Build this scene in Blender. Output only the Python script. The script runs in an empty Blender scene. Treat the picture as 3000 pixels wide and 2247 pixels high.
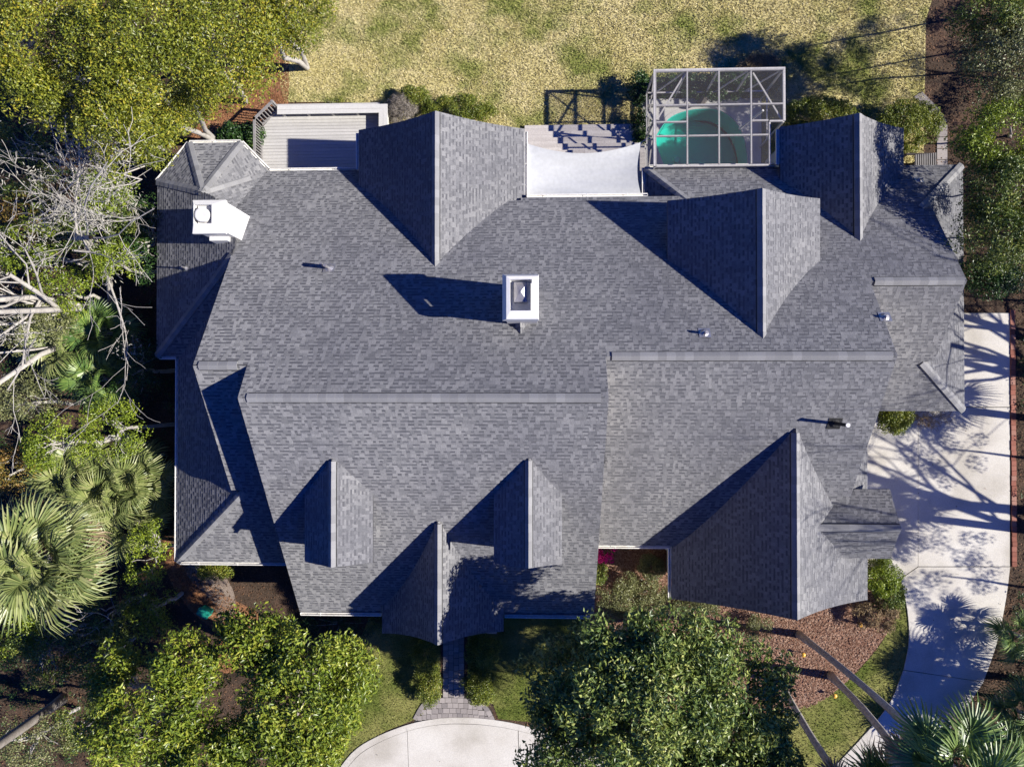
import bpy, math, random
import numpy as np
from mathutils import Vector, Matrix, Euler
from mathutils.geometry import tessellate_polygon
random.seed(7)
RNG = np.random.default_rng(11)
rad = math.radians
scene = bpy.context.scene
C = scene.collection

# ------------------------------------------------------------------ camera
CAM_H, FPX = 31.0, 2000.0
CAM_ROT = Euler((rad(.616), rad(2.147), 0.0), 'XYZ')
cam_d = bpy.data.cameras.new('camera')
cam_d.sensor_width = 36.0
cam_d.lens = 24.0
cam_d.clip_end = 2000.0
cam = bpy.data.objects.new('camera', cam_d)
cam.location = (0, 0, CAM_H)
cam.rotation_euler = CAM_ROT
C.objects.link(cam)
scene.camera = cam

# ------------------------------------------------------------------ light
SUN_EL, SUN_AZ = rad(34.0), rad(-7.2)          # azimuth from +x (east), negative = a little south
world = bpy.data.worlds.new('World')
scene.world = world
world.use_nodes = True
wn = world.node_tree
bg = wn.nodes['Background']
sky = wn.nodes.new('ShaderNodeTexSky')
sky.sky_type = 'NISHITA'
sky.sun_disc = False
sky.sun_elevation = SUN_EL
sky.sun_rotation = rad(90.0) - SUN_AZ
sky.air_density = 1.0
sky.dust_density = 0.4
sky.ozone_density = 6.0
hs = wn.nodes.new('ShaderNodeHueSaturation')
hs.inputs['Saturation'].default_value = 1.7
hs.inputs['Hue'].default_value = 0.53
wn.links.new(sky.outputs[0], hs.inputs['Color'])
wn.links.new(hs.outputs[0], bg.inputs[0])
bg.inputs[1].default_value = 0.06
sun_d = bpy.data.lights.new('sun', 'SUN')
sun_d.energy = 4.4
sun_d.angle = rad(0.5)
sun_d.color = (1.0, 0.945, 0.86)
sun = bpy.data.objects.new('sun', sun_d)
to_sun = Vector((math.cos(SUN_EL) * math.cos(SUN_AZ), math.cos(SUN_EL) * math.sin(SUN_AZ), math.sin(SUN_EL)))
sun.rotation_euler = (-to_sun).to_track_quat('-Z', 'Y').to_euler()
sun.location = to_sun * 60
C.objects.link(sun)
vs = scene.view_settings
vs.view_transform = 'Standard'
vs.look = 'None'
vs.exposure = 1.15
vs.gamma = 1.0
vs.use_curve_mapping = False

# ------------------------------------------------------------------ measuring helpers
RM = CAM_ROT.to_matrix()
def ray(u, v):
    return RM @ Vector(((u - 1500.0) / FPX, -(v - 1123.5) / FPX, -1.0))
def P(u, v, z=0.0):
    d = ray(u, v); s = (z - CAM_H) / d.z
    return Vector((s * d.x, s * d.y, z))
def PL(u, v, pl):
    a, b, c = pl; d = ray(u, v)
    s = (a - CAM_H) / (d.z - b * d.x - c * d.y)
    return Vector((s * d.x, s * d.y, CAM_H + s * d.z))
def plane_y(y0, z0, k):      # z = z0 + k (y - y0)
    return (z0 - k * y0, 0.0, k)
def plane_x(x0, z0, k):
    return (z0 - k * x0, k, 0.0)
def plz(pl, x, y):
    return pl[0] + pl[1] * x + pl[2] * y

# ------------------------------------------------------------------ object helpers
ROOT = {}
def mesh_np(name, V, F, mat, smooth=False):
    """V (n,3); F list of faces or (m,3)/(m,4) array"""
    me = bpy.data.meshes.new(name)
    V = np.asarray(V, dtype=np.float32)
    if isinstance(F, np.ndarray):
        k = F.shape[1]; m = F.shape[0]
        me.vertices.add(len(V)); me.vertices.foreach_set('co', V.ravel())
        me.loops.add(m * k); me.loops.foreach_set('vertex_index', F.astype(np.int32).ravel())
        me.polygons.add(m)
        me.polygons.foreach_set('loop_start', np.arange(0, m * k, k, dtype=np.int32))
        me.update(calc_edges=True)
    else:
        me.from_pydata([tuple(map(float, p)) for p in V], [], [tuple(int(i) for i in f) for f in F])
        me.update()
    if mat: me.materials.append(mat)
    me.polygons.foreach_set('use_smooth', np.full(len(me.polygons), bool(smooth)))
    return me
def props(o, label=None, cat=None, group=None, kind=None):
    if label: o['label'] = label
    if cat: o['category'] = cat
    if group: o['group'] = group
    if kind: o['kind'] = kind
    return o
def thing(name, label, cat, loc, group=None):
    o = bpy.data.objects.new(name, None)
    o.empty_display_size = .3
    C.objects.link(o)
    o.location = loc
    ROOT[o.name] = Vector(loc)
    return props(o, label, cat, group)
def add(name, V, F, mat, parent=None, smooth=False, label=None, cat=None, group=None, kind=None, loc=None):
    V = np.asarray(V, dtype=np.float64).reshape(-1, 3)
    if parent is not None:
        r = ROOT[parent.name]
    else:
        if loc is None:
            loc = (V[:, 0].mean(), V[:, 1].mean(), V[:, 2].min())
        r = Vector(loc)
    me = mesh_np(name, V - np.array(r), F, mat, smooth)
    o = bpy.data.objects.new(name, me)
    C.objects.link(o)
    if parent is not None:
        o.parent = parent
    else:
        o.location = r
    ROOT[o.name] = r
    return props(o, label, cat, group, kind)
def inst(name, me, M, parent, kind=None, label=None):
    o = bpy.data.objects.new(name, me)
    C.objects.link(o)
    o.parent = parent
    o.matrix_basis = Matrix.Translation(-ROOT[parent.name]) @ M
    ROOT[o.name] = ROOT[parent.name]
    return props(o, label, kind=kind)

class MB:
    def __init__(s): s.v = []; s.f = []
    def poly(s, pts):
        n = len(s.v); s.v += [tuple(p) for p in pts]; s.f.append(tuple(range(n, n + len(pts)))); return s
    def box(s, x0, x1, y0, y1, z0, z1):
        n = len(s.v)
        s.v += [(x, y, z) for z in (z0, z1) for y in (y0, y1) for x in (x0, x1)]
        s.f += [tuple(n + i for i in q) for q in ((0, 2, 3, 1), (4, 5, 7, 6), (0, 1, 5, 4), (2, 6, 7, 3), (0, 4, 6, 2), (1, 3, 7, 5))]
        return s
    def beam(s, a, b, w, h, up=(0, 0, 1)):
        a = Vector(a); b = Vector(b); d = (b - a).normalized(); u = Vector(up)
        if abs(d.dot(u)) > .98: u = Vector((0, 1, 0))
        l = d.cross(u).normalized() * (w / 2); t = l.cross(d).normalized() * (h / 2)
        n = len(s.v)
        for p in (a, b):
            s.v += [tuple(p - l - t), tuple(p + l - t), tuple(p + l + t), tuple(p - l + t)]
        s.f += [tuple(n + i for i in q) for q in ((3, 2, 1, 0), (4, 5, 6, 7), (0, 1, 5, 4), (1, 2, 6, 5), (2, 3, 7, 6), (3, 0, 4, 7))]
        return s
    def prism(s, pts, z0, z1):      # pts xy outline, vertical prism
        n = len(s.v); m = len(pts)
        s.v += [(p[0], p[1], z0) for p in pts] + [(p[0], p[1], z1) for p in pts]
        s.f.append(tuple(range(n + m - 1, n - 1, -1))); s.f.append(tuple(range(n + m, n + 2 * m)))
        for i in range(m):
            j = (i + 1) % m
            s.f.append((n + i, n + j, n + m + j, n + m + i))
        return s
    def slab(s, pts, th):            # any planar polygon extruded down by th
        n = len(s.v); m = len(pts)
        s.v += [tuple(p) for p in pts] + [(p[0], p[1], p[2] - th) for p in pts]
        s.f.append(tuple(range(n, n + m))); s.f.append(tuple(range(n + 2 * m - 1, n + m - 1, -1)))
        for i in range(m):
            j = (i + 1) % m
            s.f.append((n + j, n + i, n + m + i, n + m + j))
        return s
    def tube(s, pts, rs, k=6, cap=True):
        n0 = len(s.v); m = len(pts)
        prev = None
        for i, p in enumerate(pts):
            p = Vector(p)
            d = (Vector(pts[min(i + 1, m - 1)]) - Vector(pts[max(i - 1, 0)])).normalized()
            ref = Vector((1, 0, 0)) if abs(d.z) > .8 else Vector((0, 0, 1))
            if prev is None: a = d.cross(ref).normalized()
            else: a = (prev - d * prev.dot(d)).normalized()
            prev = a; b = d.cross(a)
            for j in range(k):
                t = 2 * math.pi * j / k
                s.v.append(tuple(p + (a * math.cos(t) + b * math.sin(t)) * rs[i]))
        for i in range(m - 1):
            for j in range(k):
                q = n0 + i * k + j; r = n0 + i * k + (j + 1) % k
                s.f.append((q, r, r + k, q + k))
        if cap:
            s.f.append(tuple(range(n0 + k - 1, n0 - 1, -1)))
            s.f.append(tuple(range(n0 + (m - 1) * k, n0 + m * k)))
        return s
    def build(s, name, mat, parent=None, **kw):
        return add(name, s.v, s.f, mat, parent, **kw)
    def mesh(s, name, mat, smooth=False):
        return mesh_np(name, s.v, s.f, mat, smooth)

# ------------------------------------------------------------------ materials
def nodes(name):
    m = bpy.data.materials.new(name); m.use_nodes = True
    nt = m.node_tree
    return m, nt, nt.nodes['Principled BSDF']
def ramp(nt, cols, interp='LINEAR'):
    r = nt.nodes.new('ShaderNodeValToRGB'); e = r.color_ramp.elements
    r.color_ramp.interpolation = interp
    n = len(cols)
    while len(e) < n: e.new(.5)
    for i, c in enumerate(cols):
        if len(c) == 4: e[i].position = c[3]; e[i].color = (c[0], c[1], c[2], 1)
        else: e[i].position = i / max(1, n - 1); e[i].color = (c[0], c[1], c[2], 1)
    return r
def noise(nt, scale, detail=4, rough=.55, coord='Object', vec=None):
    n = nt.nodes.new('ShaderNodeTexNoise'); n.inputs['Scale'].default_value = scale
    n.inputs['Detail'].default_value = detail; n.inputs['Roughness'].default_value = rough
    if vec is None:
        tc = nt.nodes.new('ShaderNodeNewGeometry'); vec = tc.outputs['Position']
    nt.links.new(vec, n.inputs['Vector'])
    return n
def math_n(nt, op, a, b):
    n = nt.nodes.new('ShaderNodeMath'); n.operation = op
    for i, x in enumerate((a, b)):
        if isinstance(x, (int, float)): n.inputs[i].default_value = x
        else: nt.links.new(x, n.inputs[i])
    return n.outputs[0]
def mixc(nt, fac, a, b, mode='MIX'):
    n = nt.nodes.new('ShaderNodeMix'); n.data_type = 'RGBA'; n.blend_type = mode
    for s, x in ((n.inputs[0], fac), (n.inputs[6], a), (n.inputs[7], b)):
        if isinstance(x, (int, float)): s.default_value = x
        elif isinstance(x, tuple): s.default_value = (x[0], x[1], x[2], 1)
        else: nt.links.new(x, s)
    return n.outputs[2]
def island(nt):
    g = nt.nodes.new('ShaderNodeNewGeometry'); oi = nt.nodes.new('ShaderNodeObjectInfo')
    return math_n(nt, 'FRACT', math_n(nt, 'ADD', g.outputs['Random Per Island'], oi.outputs['Random']), 0.0)
def bump(nt, bsdf, h, strength, dist=.02):
    b = nt.nodes.new('ShaderNodeBump'); b.inputs['Strength'].default_value = strength; b.inputs['Distance'].default_value = dist
    nt.links.new(h, b.inputs['Height']); nt.links.new(b.outputs[0], bsdf.inputs['Normal'])
def simple(name, cols, scale=2.0, rough=.7, spec=.3, isl=0.0, fine=0.0, fine_scale=40, bmp=0.0, metal=0.0, detail=5):
    """colour ramp over noise (+ random per piece), fine grain, bump"""
    m, nt, b = nodes(name)
    f = noise(nt, scale, detail).outputs['Fac']
    f = math_n(nt, 'ADD', math_n(nt, 'MULTIPLY', math_n(nt, 'SUBTRACT', f, .5), 1.7), .5)
    if isl > 0:
        f = math_n(nt, 'ADD', math_n(nt, 'MULTIPLY', f, 1 - isl), math_n(nt, 'MULTIPLY', island(nt), isl))
    r = ramp(nt, cols); nt.links.new(f, r.inputs[0])
    col = r.outputs[0]
    if fine > 0:
        g = noise(nt, fine_scale, 3).outputs['Fac']
        k = ramp(nt, [(1 - fine,) * 3 + (.3,), (1 + fine,) * 3 + (.7,)]); nt.links.new(g, k.inputs[0])
        col = mixc(nt, 1.0, col, k.outputs[0], 'MULTIPLY')
        if bmp > 0: bump(nt, b, g, bmp)
    nt.links.new(col, b.inputs['Base Color'])
    b.inputs['Roughness'].default_value = rough
    b.inputs['Specular IOR Level'].default_value = spec
    b.inputs['Metallic'].default_value = metal
    return m
def leafmat(name, cols, rough=.42, spec=.5, trans=.25, nscale=.7):
    m, nt, b = nodes(name)
    f = noise(nt, nscale, 2).outputs['Fac']
    f = math_n(nt, 'ADD', math_n(nt, 'MULTIPLY', math_n(nt, 'SUBTRACT', f, .5), 1.1), math_n(nt, 'MULTIPLY', island(nt), .95))
    r = ramp(nt, cols); nt.links.new(f, r.inputs[0])
    nt.links.new(r.outputs[0], b.inputs['Base Color'])
    b.inputs['Roughness'].default_value = rough
    b.inputs['Specular IOR Level'].default_value = spec
    t = nt.nodes.new('ShaderNodeBsdfTranslucent'); nt.links.new(r.outputs[0], t.inputs[0])
    mx = nt.nodes.new('ShaderNodeMixShader'); mx.inputs[0].default_value = trans
    nt.links.new(b.outputs[0], mx.inputs[1]); nt.links.new(t.outputs[0], mx.inputs[2])
    nt.links.new(mx.outputs[0], nt.nodes['Material Output'].inputs[0])
    return m

M = {}
# asphalt shingle: a grey for every tab plus granule grain and faint large-scale weathering
m, nt, b = nodes('asphalt_shingle')
ri = ramp(nt, [(.135, .137, .146, 0), (.165, .167, .176, .3), (.185, .186, .195, .6), (.22, .221, .228, 1)])
nt.links.new(island(nt), ri.inputs[0])
n1 = noise(nt, .35, 4).outputs['Fac']; k1 = ramp(nt, [(.82, .82, .84, .3), (1.12, 1.11, 1.07, .7)]); nt.links.new(n1, k1.inputs[0])
n2 = noise(nt, 55, 2).outputs['Fac']; k2 = ramp(nt, [(.72, .72, .72, .32), (1.28, 1.28, 1.28, .68)]); nt.links.new(n2, k2.inputs[0])
nt.links.new(mixc(nt, 1, mixc(nt, 1, ri.outputs[0], k1.outputs[0], 'MULTIPLY'), k2.outputs[0], 'MULTIPLY'), b.inputs['Base Color'])
b.inputs['Roughness'].default_value = .92; b.inputs['Specular IOR Level'].default_value = .15; b.inputs['Diffuse Roughness'].default_value = .35
M['shingle'] = m
M['band'] = simple('shingle_shadow_band', [(.075, .076, .084), (.1, .101, .109), (.125, .126, .133)], 1.0, .92, .15, isl=.7, fine=.2, fine_scale=55)
M['cap'] = simple('ridge_shingle', [(.17, .17, .173), (.205, .205, .208), (.245, .245, .247)], 1.2, .92, .15, isl=.75, fine=.2, fine_scale=60)
M['roofdeck'] = simple('roof_felt', [(.05, .05, .055), (.09, .09, .095)], 3, .95, .1)
M['vent'] = simple('black_vent', [(.012, .012, .013), (.03, .03, .03)], 8, .8, .2)
M['white'] = simple('white_paint', [(.56, .555, .54), (.64, .635, .62)], 1.2, .45, .4, fine=.05, fine_scale=9)
M['cream'] = simple('cream_siding', [(.55, .5, .42), (.66, .61, .52)], .8, .7, .25, fine=.08, fine_scale=14, bmp=.1)
M['gutter'] = simple('gutter_paint', [(.62, .6, .55), (.78, .77, .73)], 2.0, .4, .4, fine=.12, fine_scale=12)
M['metal'] = simple('galvanised_metal', [(.25, .24, .25), (.42, .41, .42)], 6, .4, .5, metal=.6)
M['concrete'] = simple('pale_concrete', [(.38, .355, .305, .25), (.48, .455, .405, .5), (.53, .51, .46, .75)], .4, .85, .2, fine=.13, fine_scale=26, bmp=.08, detail=8)
M['patio'] = simple('patio_concrete', [(.42, .415, .4), (.52, .51, .49)], .8, .85, .2, fine=.1, fine_scale=22)
M['joint'] = simple('joint_sealant', [(.03, .03, .03), (.06, .055, .05)], 5, .9, .1)
M['deckwood'] = simple('white_deck_board', [(.38, .37, .35), (.48, .47, .45)], 1.3, .6, .3, isl=.5, fine=.08, fine_scale=18)
M['benchwood'] = simple('bench_board', [(.44, .43, .4), (.54, .53, .5)], 1.3, .6, .3, isl=.4, fine=.07, fine_scale=14)
M['railwood'] = simple('weathered_rail', [(.16, .15, .145), (.26, .25, .24)], 3, .8, .2, isl=.3)
M['stepwood'] = simple('weathered_step', [(.36, .33, .31), (.5, .47, .44)], 1.6, .75, .2, isl=.6, fine=.14, fine_scale=20)
M['alu'] = simple('white_aluminium', [(.36, .345, .33), (.48, .465, .45)], 2.5, .45, .4, fine=.14, fine_scale=16)
M['paver'] = simple('paver_stone', [(.17, .155, .15), (.25, .225, .21), (.33, .3, .28)], 1.5, .85, .2, isl=.8, fine=.12, fine_scale=30)
M['brick'] = simple('edging_brick', [(.16, .06, .04), (.26, .1, .07), (.3, .17, .13)], 3, .85, .2, isl=.8, fine=.15, fine_scale=30)
M['bark'] = simple('grey_bark', [(.16, .14, .12), (.3, .27, .24)], 3, .9, .1, fine=.25, fine_scale=18, bmp=.3)
M['palebark'] = simple('pale_bare_bark', [(.26, .24, .215), (.44, .415, .38)], 2.2, .85, .15, fine=.2, fine_scale=16)
M['moss'] = simple('grey_moss', [(.26, .25, .21), (.42, .4, .35)], 2, .95, .05, isl=.5)
M['palmbark'] = simple('palm_bark', [(.27, .25, .22), (.43, .4, .36)], 4, .9, .1, fine=.25, fine_scale=12, bmp=.4)
M['boot'] = simple('palm_boot', [(.12, .05, .03), (.25, .13, .08)], 6, .9, .1)
M['green'] = simple('green_plastic', [(.01, .2, .14), (.015, .27, .19)], 3, .5, .4)
M['amber'] = simple('amber_lamp', [(.6, .3, .03), (.75, .42, .06)], 3, .4, .5)
M['sailcloth'] = simple('shade_cloth', [(.37, .38, .385), (.43, .44, .445)], .9, .85, .1, fine=.06, fine_scale=7, bmp=.25)
M['plaster'] = simple('pool_plaster', [(.05, .5, .42), (.08, .6, .52)], .8, .8, .2)
M['darkwood'] = simple('dark_timber', [(.03, .026, .024), (.07, .06, .055)], 4, .85, .15)
M['driftwood'] = simple('driftwood', [(.09, .08, .07), (.2, .18, .16)], 5, .9, .1, bmp=.3, fine=.2)
# ground covers
def groundmat(name, cols, scale, fine, fs, scale2=None, cols2=None, thr=(.45, .6), bmp=.5):
    m, nt, b = nodes(name)
    r = ramp(nt, cols); nt.links.new(noise(nt, scale, 6, .6).outputs['Fac'], r.inputs[0]); col = r.outputs[0]
    if cols2:
        r2 = ramp(nt, cols2); nt.links.new(noise(nt, scale * 3, 5).outputs['Fac'], r2.inputs[0])
        s = ramp(nt, [(0, 0, 0, thr[0]), (1, 1, 1, thr[1])]); nt.links.new(noise(nt, scale2, 5, .6).outputs['Fac'], s.inputs[0])
        col = mixc(nt, s.outputs[0], col, r2.outputs[0])
    g = noise(nt, fs, 4, .7).outputs['Fac']
    k = ramp(nt, [(1 - fine,) * 3 + (.35,), (1 + fine,) * 3 + (.65,)]); nt.links.new(g, k.inputs[0])
    nt.links.new(mixc(nt, 1, col, k.outputs[0], 'MULTIPLY'), b.inputs['Base Color'])
    bump(nt, b, g, bmp, .03)
    b.inputs['Roughness'].default_value = .95; b.inputs['Specular IOR Level'].default_value = .1
    return m
M['litter'] = groundmat('leaf_litter', [(.03, .022, .016, .3), (.06, .042, .03, .5), (.1, .06, .04, .7)], .8, .55, 16)
M['straw'] = groundmat('pine_straw', [(.15, .065, .03, .3), (.24, .115, .06, .5), (.33, .18, .1, .7)], 1.2, .45, 18)
M['mulch'] = groundmat('bark_mulch', [(.17, .095, .065, .3), (.26, .155, .11, .5), (.36, .24, .18, .7)], .9, .45, 20)
M['sand'] = groundmat('sandy_soil', [(.17, .13, .105, .3), (.26, .21, .17, .7)], 1.0, .25, 20)
LAWN_COLS = [(.36, .31, .12, .33), (.46, .40, .18, .5), (.54, .47, .25, .68)]
LAWN_GREEN = [(.13, .16, .035, .3), (.25, .26, .075, .7)]
M['lawn'] = groundmat('winter_lawn', LAWN_COLS, .5, .3, 22, .38, LAWN_GREEN, (.47, .62))
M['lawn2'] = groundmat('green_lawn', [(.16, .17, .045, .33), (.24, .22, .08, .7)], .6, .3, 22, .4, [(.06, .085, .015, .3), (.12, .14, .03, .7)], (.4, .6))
def blademat(name, dry, green, thr, sc):
    m, nt, b = nodes(name)
    i = island(nt)
    r1 = ramp(nt, dry); nt.links.new(i, r1.inputs[0])
    r2 = ramp(nt, green); nt.links.new(i, r2.inputs[0])
    s = ramp(nt, [(0, 0, 0, thr[0]), (1, 1, 1, thr[1])]); nt.links.new(noise(nt, sc, 5, .6).outputs['Fac'], s.inputs[0])
    nt.links.new(mixc(nt, s.outputs[0], r1.outputs[0], r2.outputs[0]), b.inputs['Base Color'])
    b.inputs['Roughness'].default_value = .7; b.inputs['Specular IOR Level'].default_value = .2
    return m
M['blade'] = blademat('lawn_blade', [(.28, .25, .08), (.48, .42, .19), (.62, .55, .33)], [(.1, .13, .022), (.2, .22, .05), (.38, .35, .13)], (.47, .62), .38)
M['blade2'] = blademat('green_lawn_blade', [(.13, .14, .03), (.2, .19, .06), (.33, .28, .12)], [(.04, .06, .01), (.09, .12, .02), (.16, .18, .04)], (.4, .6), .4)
M['chip'] = simple('mulch_chip', [(.09, .04, .025), (.22, .12, .08), (.42, .3, .22)], 2, .9, .1, isl=.8)
M['needle'] = simple('straw_needle', [(.12, .045, .02), (.28, .13, .06), (.42, .24, .12)], 2, .9, .1, isl=.8)
M['deadleaf'] = simple('dead_leaf', [(.03, .018, .012), (.10, .055, .03), (.2, .11, .06)], 2, .8, .2, isl=.85)
# foliage
M['oakleaf'] = leafmat('oak_leaf', [(.09, .115, .012, .1), (.18, .21, .018, .45), (.28, .29, .028, .75), (.4, .33, .03, 1)])
M['magnolia'] = leafmat('magnolia_leaf', [(.08, .13, .035, .1), (.16, .22, .045, .45), (.27, .33, .075, .75), (.4, .42, .12, 1)], .42, .5, .25)
M['laurel'] = leafmat('laurel_leaf', [(.085, .13, .014, .1), (.16, .22, .02, .45), (.25, .3, .03, .75), (.34, .35, .045, 1)], .4, .5)
M['wood'] = leafmat('woodland_leaf', [(.05, .085, .015, .1), (.115, .17, .027, .5), (.2, .235, .04, .8), (.27, .28, .06, 1)])
M['bright'] = leafmat('bright_shrub_leaf', [(.1, .15, .012, .1), (.19, .26, .02, .5), (.3, .36, .03, 1)])
M['olive'] = leafmat('olive_leaf', [(.1, .11, .04, .1), (.18, .2, .075, .5), (.3, .3, .13, 1)])
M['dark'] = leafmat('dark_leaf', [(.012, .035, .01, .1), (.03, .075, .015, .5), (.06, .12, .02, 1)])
M['hedge'] = leafmat('hedge_leaf', [(.08, .11, .01, .1), (.15, .19, .02, .5), (.26, .28, .04, .9), (.34, .3, .05, 1)])
M['orange'] = leafmat('orange_leaf', [(.1, .1, .02, .1), (.22, .16, .03, .5), (.35, .18, .04, 1)])
M['drybrush'] = leafmat('dry_twig_leaf', [(.14, .12, .1, .1), (.24, .21, .18, .5), (.33, .3, .26, 1)], .8, .1, .1)
M['tan'] = leafmat('tan_grass', [(.16, .11, .06, .1), (.27, .2, .11, .5), (.36, .28, .17, 1)], .8, .1, .1)
M['magenta'] = leafmat('magenta_petal', [(.35, .004, .14, .1), (.55, .01, .22, .6), (.65, .03, .3, 1)], .6, .2, .3)
M['frond'] = leafmat('palm_frond', [(.12, .16, .05, .05), (.22, .26, .08, .5), (.36, .37, .16, 1)], .4, .5, .25, 1.6)
M['frondgreen'] = leafmat('green_palm_frond', [(.06, .12, .03, .05), (.13, .21, .045, .5), (.23, .31, .08, 1)], .4, .6, .25, .9)
M['deadfrond'] = leafmat('dead_palm_frond', [(.18, .13, .08, .05), (.28, .21, .14, .5), (.38, .3, .2, 1)], .8, .1, .1)
# water and screen
m, nt, b = nodes('pool_water')
tr = nt.nodes.new('ShaderNodeBsdfTransparent'); tr.inputs[0].default_value = (.4, .93, .88, 1)
gl = nt.nodes.new('ShaderNodeBsdfGlossy'); gl.inputs['Roughness'].default_value = .04
lw = nt.nodes.new('ShaderNodeFresnel'); lw.inputs[0].default_value = 1.33
bp = nt.nodes.new('ShaderNodeBump'); bp.inputs['Strength'].default_value = .12; bp.inputs['Distance'].default_value = .02
nt.links.new(noise(nt, 6, 3).outputs['Fac'], bp.inputs['Height'])
nt.links.new(bp.outputs[0], gl.inputs['Normal']); nt.links.new(bp.outputs[0], lw.inputs['Normal'])
mx = nt.nodes.new('ShaderNodeMixShader')
nt.links.new(lw.outputs[0], mx.inputs[0]); nt.links.new(tr.outputs[0], mx.inputs[1]); nt.links.new(gl.outputs[0], mx.inputs[2])
nt.links.new(mx.outputs[0], nt.nodes['Material Output'].inputs[0])
M['water'] = m
m, nt, b = nodes('insect_screen')
tr = nt.nodes.new('ShaderNodeBsdfTransparent')
b.inputs['Base Color'].default_value = (.1, .095, .1, 1); b.inputs['Roughness'].default_value = .7
mx = nt.nodes.new('ShaderNodeMixShader'); mx.inputs[0].default_value = .2
nt.links.new(tr.outputs[0], mx.inputs[1]); nt.links.new(b.outputs[0], mx.inputs[2])
nt.links.new(mx.outputs[0], nt.nodes['Material Output'].inputs[0])
M['screen'] = m

# ------------------------------------------------------------------ flat sheets of the setting
def tess(outer, holes=()):
    rings = [[Vector((p[0], p[1], 0)) for p in outer]] + [[Vector((p[0], p[1], 0)) for p in h] for h in holes]
    tris = tessellate_polygon(rings)
    pts = [p for r in rings for p in r]
    return pts, tris
def sheet(name, outer, z, mat, holes=(), kind='structure', parent=None, **kw):
    pts, tris = tess(outer, holes)
    return add(name, [(p.x, p.y, z) for p in pts], [tuple(t) for t in tris], mat, parent, kind=kind, **kw)
def G(*uv, z=0.0):
    return [P(u, v, z) for u, v in uv]
def smooth_line(pts, n=6, closed=False):
    """Catmull-Rom through 2D/3D points"""
    pts = [Vector(p) for p in pts]; out = []; m = len(pts)
    rng = range(m) if closed else range(m - 1)
    for i in rng:
        p1 = pts[i]; p2 = pts[(i + 1) % m]
        p0 = pts[(i - 1) % m] if closed or i > 0 else p1
        p3 = pts[(i + 2) % m] if closed or i + 2 < m else p2
        for j in range(n):
            t = j / n
            out.append(.5 * ((2 * p1) + (p2 - p0) * t + (2 * p0 - 5 * p1 + 4 * p2 - p3) * t * t + (3 * p1 - p0 - 3 * p2 + p3) * t ** 3))
    if not closed: out.append(pts[-1])
    return out

POOL = smooth_line(G((1921, 405), (1935, 378), (1965, 345), (2010, 327), (2060, 321), (2105, 325), (2145, 350), (2170, 385), (2184, 430), (2188, 480), (2180, 540), (2120, 575), (2010, 575), (1960, 520), (1940, 475), (1924, 430), z=-.05), 4, True)
S = 300.0
sheet('ground', [(-S, -S), (S, -S), (S, S), (-S, S)], 0.0, M['litter'], [POOL])
lawn_poly = G((818, 150), (835, 60), (900, -300), (3050, -400), (2760, -100), (2715, 60), (2715, 330), (2690, 300), (2640, 470), (1880, 520), (1880, 440), (1140, 440), (1140, 310), (800, 300))
pool_patio = G((1886, 290), (2228, 290), (2228, 600), (1886, 600))
lawn_obj_poly = [P(818, 150), P(830, 40), P(860, -300), P(3050, -400), P(2760, -100), P(2712, 60), P(2705, 480), P(2232, 480), P(2232, 286), P(1880, 286), P(1880, 420), P(1030, 420), P(1030, 300), P(835, 300), P(822, 250)]
sheet('lawn', lawn_obj_poly, .008, M['lawn'])
front_lawn = [P(*q) for q in ((1090, 1790), (1190, 1790), (1290, 1860), (1290, 2060), (1215, 2107), (1130, 2140), (1050, 2190), (1000, 2260), (940, 2260), (1000, 1980), (1060, 1860))]
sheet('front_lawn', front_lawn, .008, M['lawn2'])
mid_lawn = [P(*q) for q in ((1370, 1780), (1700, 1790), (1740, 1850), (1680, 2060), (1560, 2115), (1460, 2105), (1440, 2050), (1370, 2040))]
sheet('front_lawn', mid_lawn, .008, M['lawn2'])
bed = smooth_line([P(*q) for q in ((1730, 1590), (2000, 1590), (2560, 1600), (2600, 1680), (2630, 1780), (2600, 1850), (2540, 1930), (2440, 2030), (2330, 2080), (2150, 2090), (1900, 2060), (1735, 1960))], 4, True)
sheet('mulch_bed', bed, .004, M['mulch'])
drive_lawn = smooth_line([P(*q) for q in ((2575, 1640), (2625, 1690), (2660, 1790), (2665, 1880), (2640, 1985), (2600, 2065), (2525, 2160), (2440, 2270), (2380, 2330), (2220, 2330), (2200, 2090), (2330, 2075), (2440, 2030), (2545, 1930), (2600, 1850), (2620, 1760))], 3, True)
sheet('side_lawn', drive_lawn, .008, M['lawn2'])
straw1 = smooth_line([P(*q) for q in ((835, 140), (845, 300), (800, 420), (600, 430), (560, 400), (640, 300), (760, 180))], 3, True)
sheet('pine_straw_path', straw1, .012, M['straw'])
straw2 = smooth_line([P(*q) for q in ((480, 1560), (530, 1640), (600, 1700), (690, 1760), (760, 1800), (720, 1860), (700, 1960), (640, 1960), (640, 1860), (560, 1790), (490, 1680))], 3, True)
sheet('pine_straw_bed', straw2, .004, M['straw'])
sandp = smooth_line([P(*q) for q in ((545, 1660), (620, 1650), (680, 1720), (690, 1800), (650, 1830), (620, 1760), (560, 1700))], 3, True)
sheet('sandy_patch', sandp, .012, M['sand'])

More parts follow.
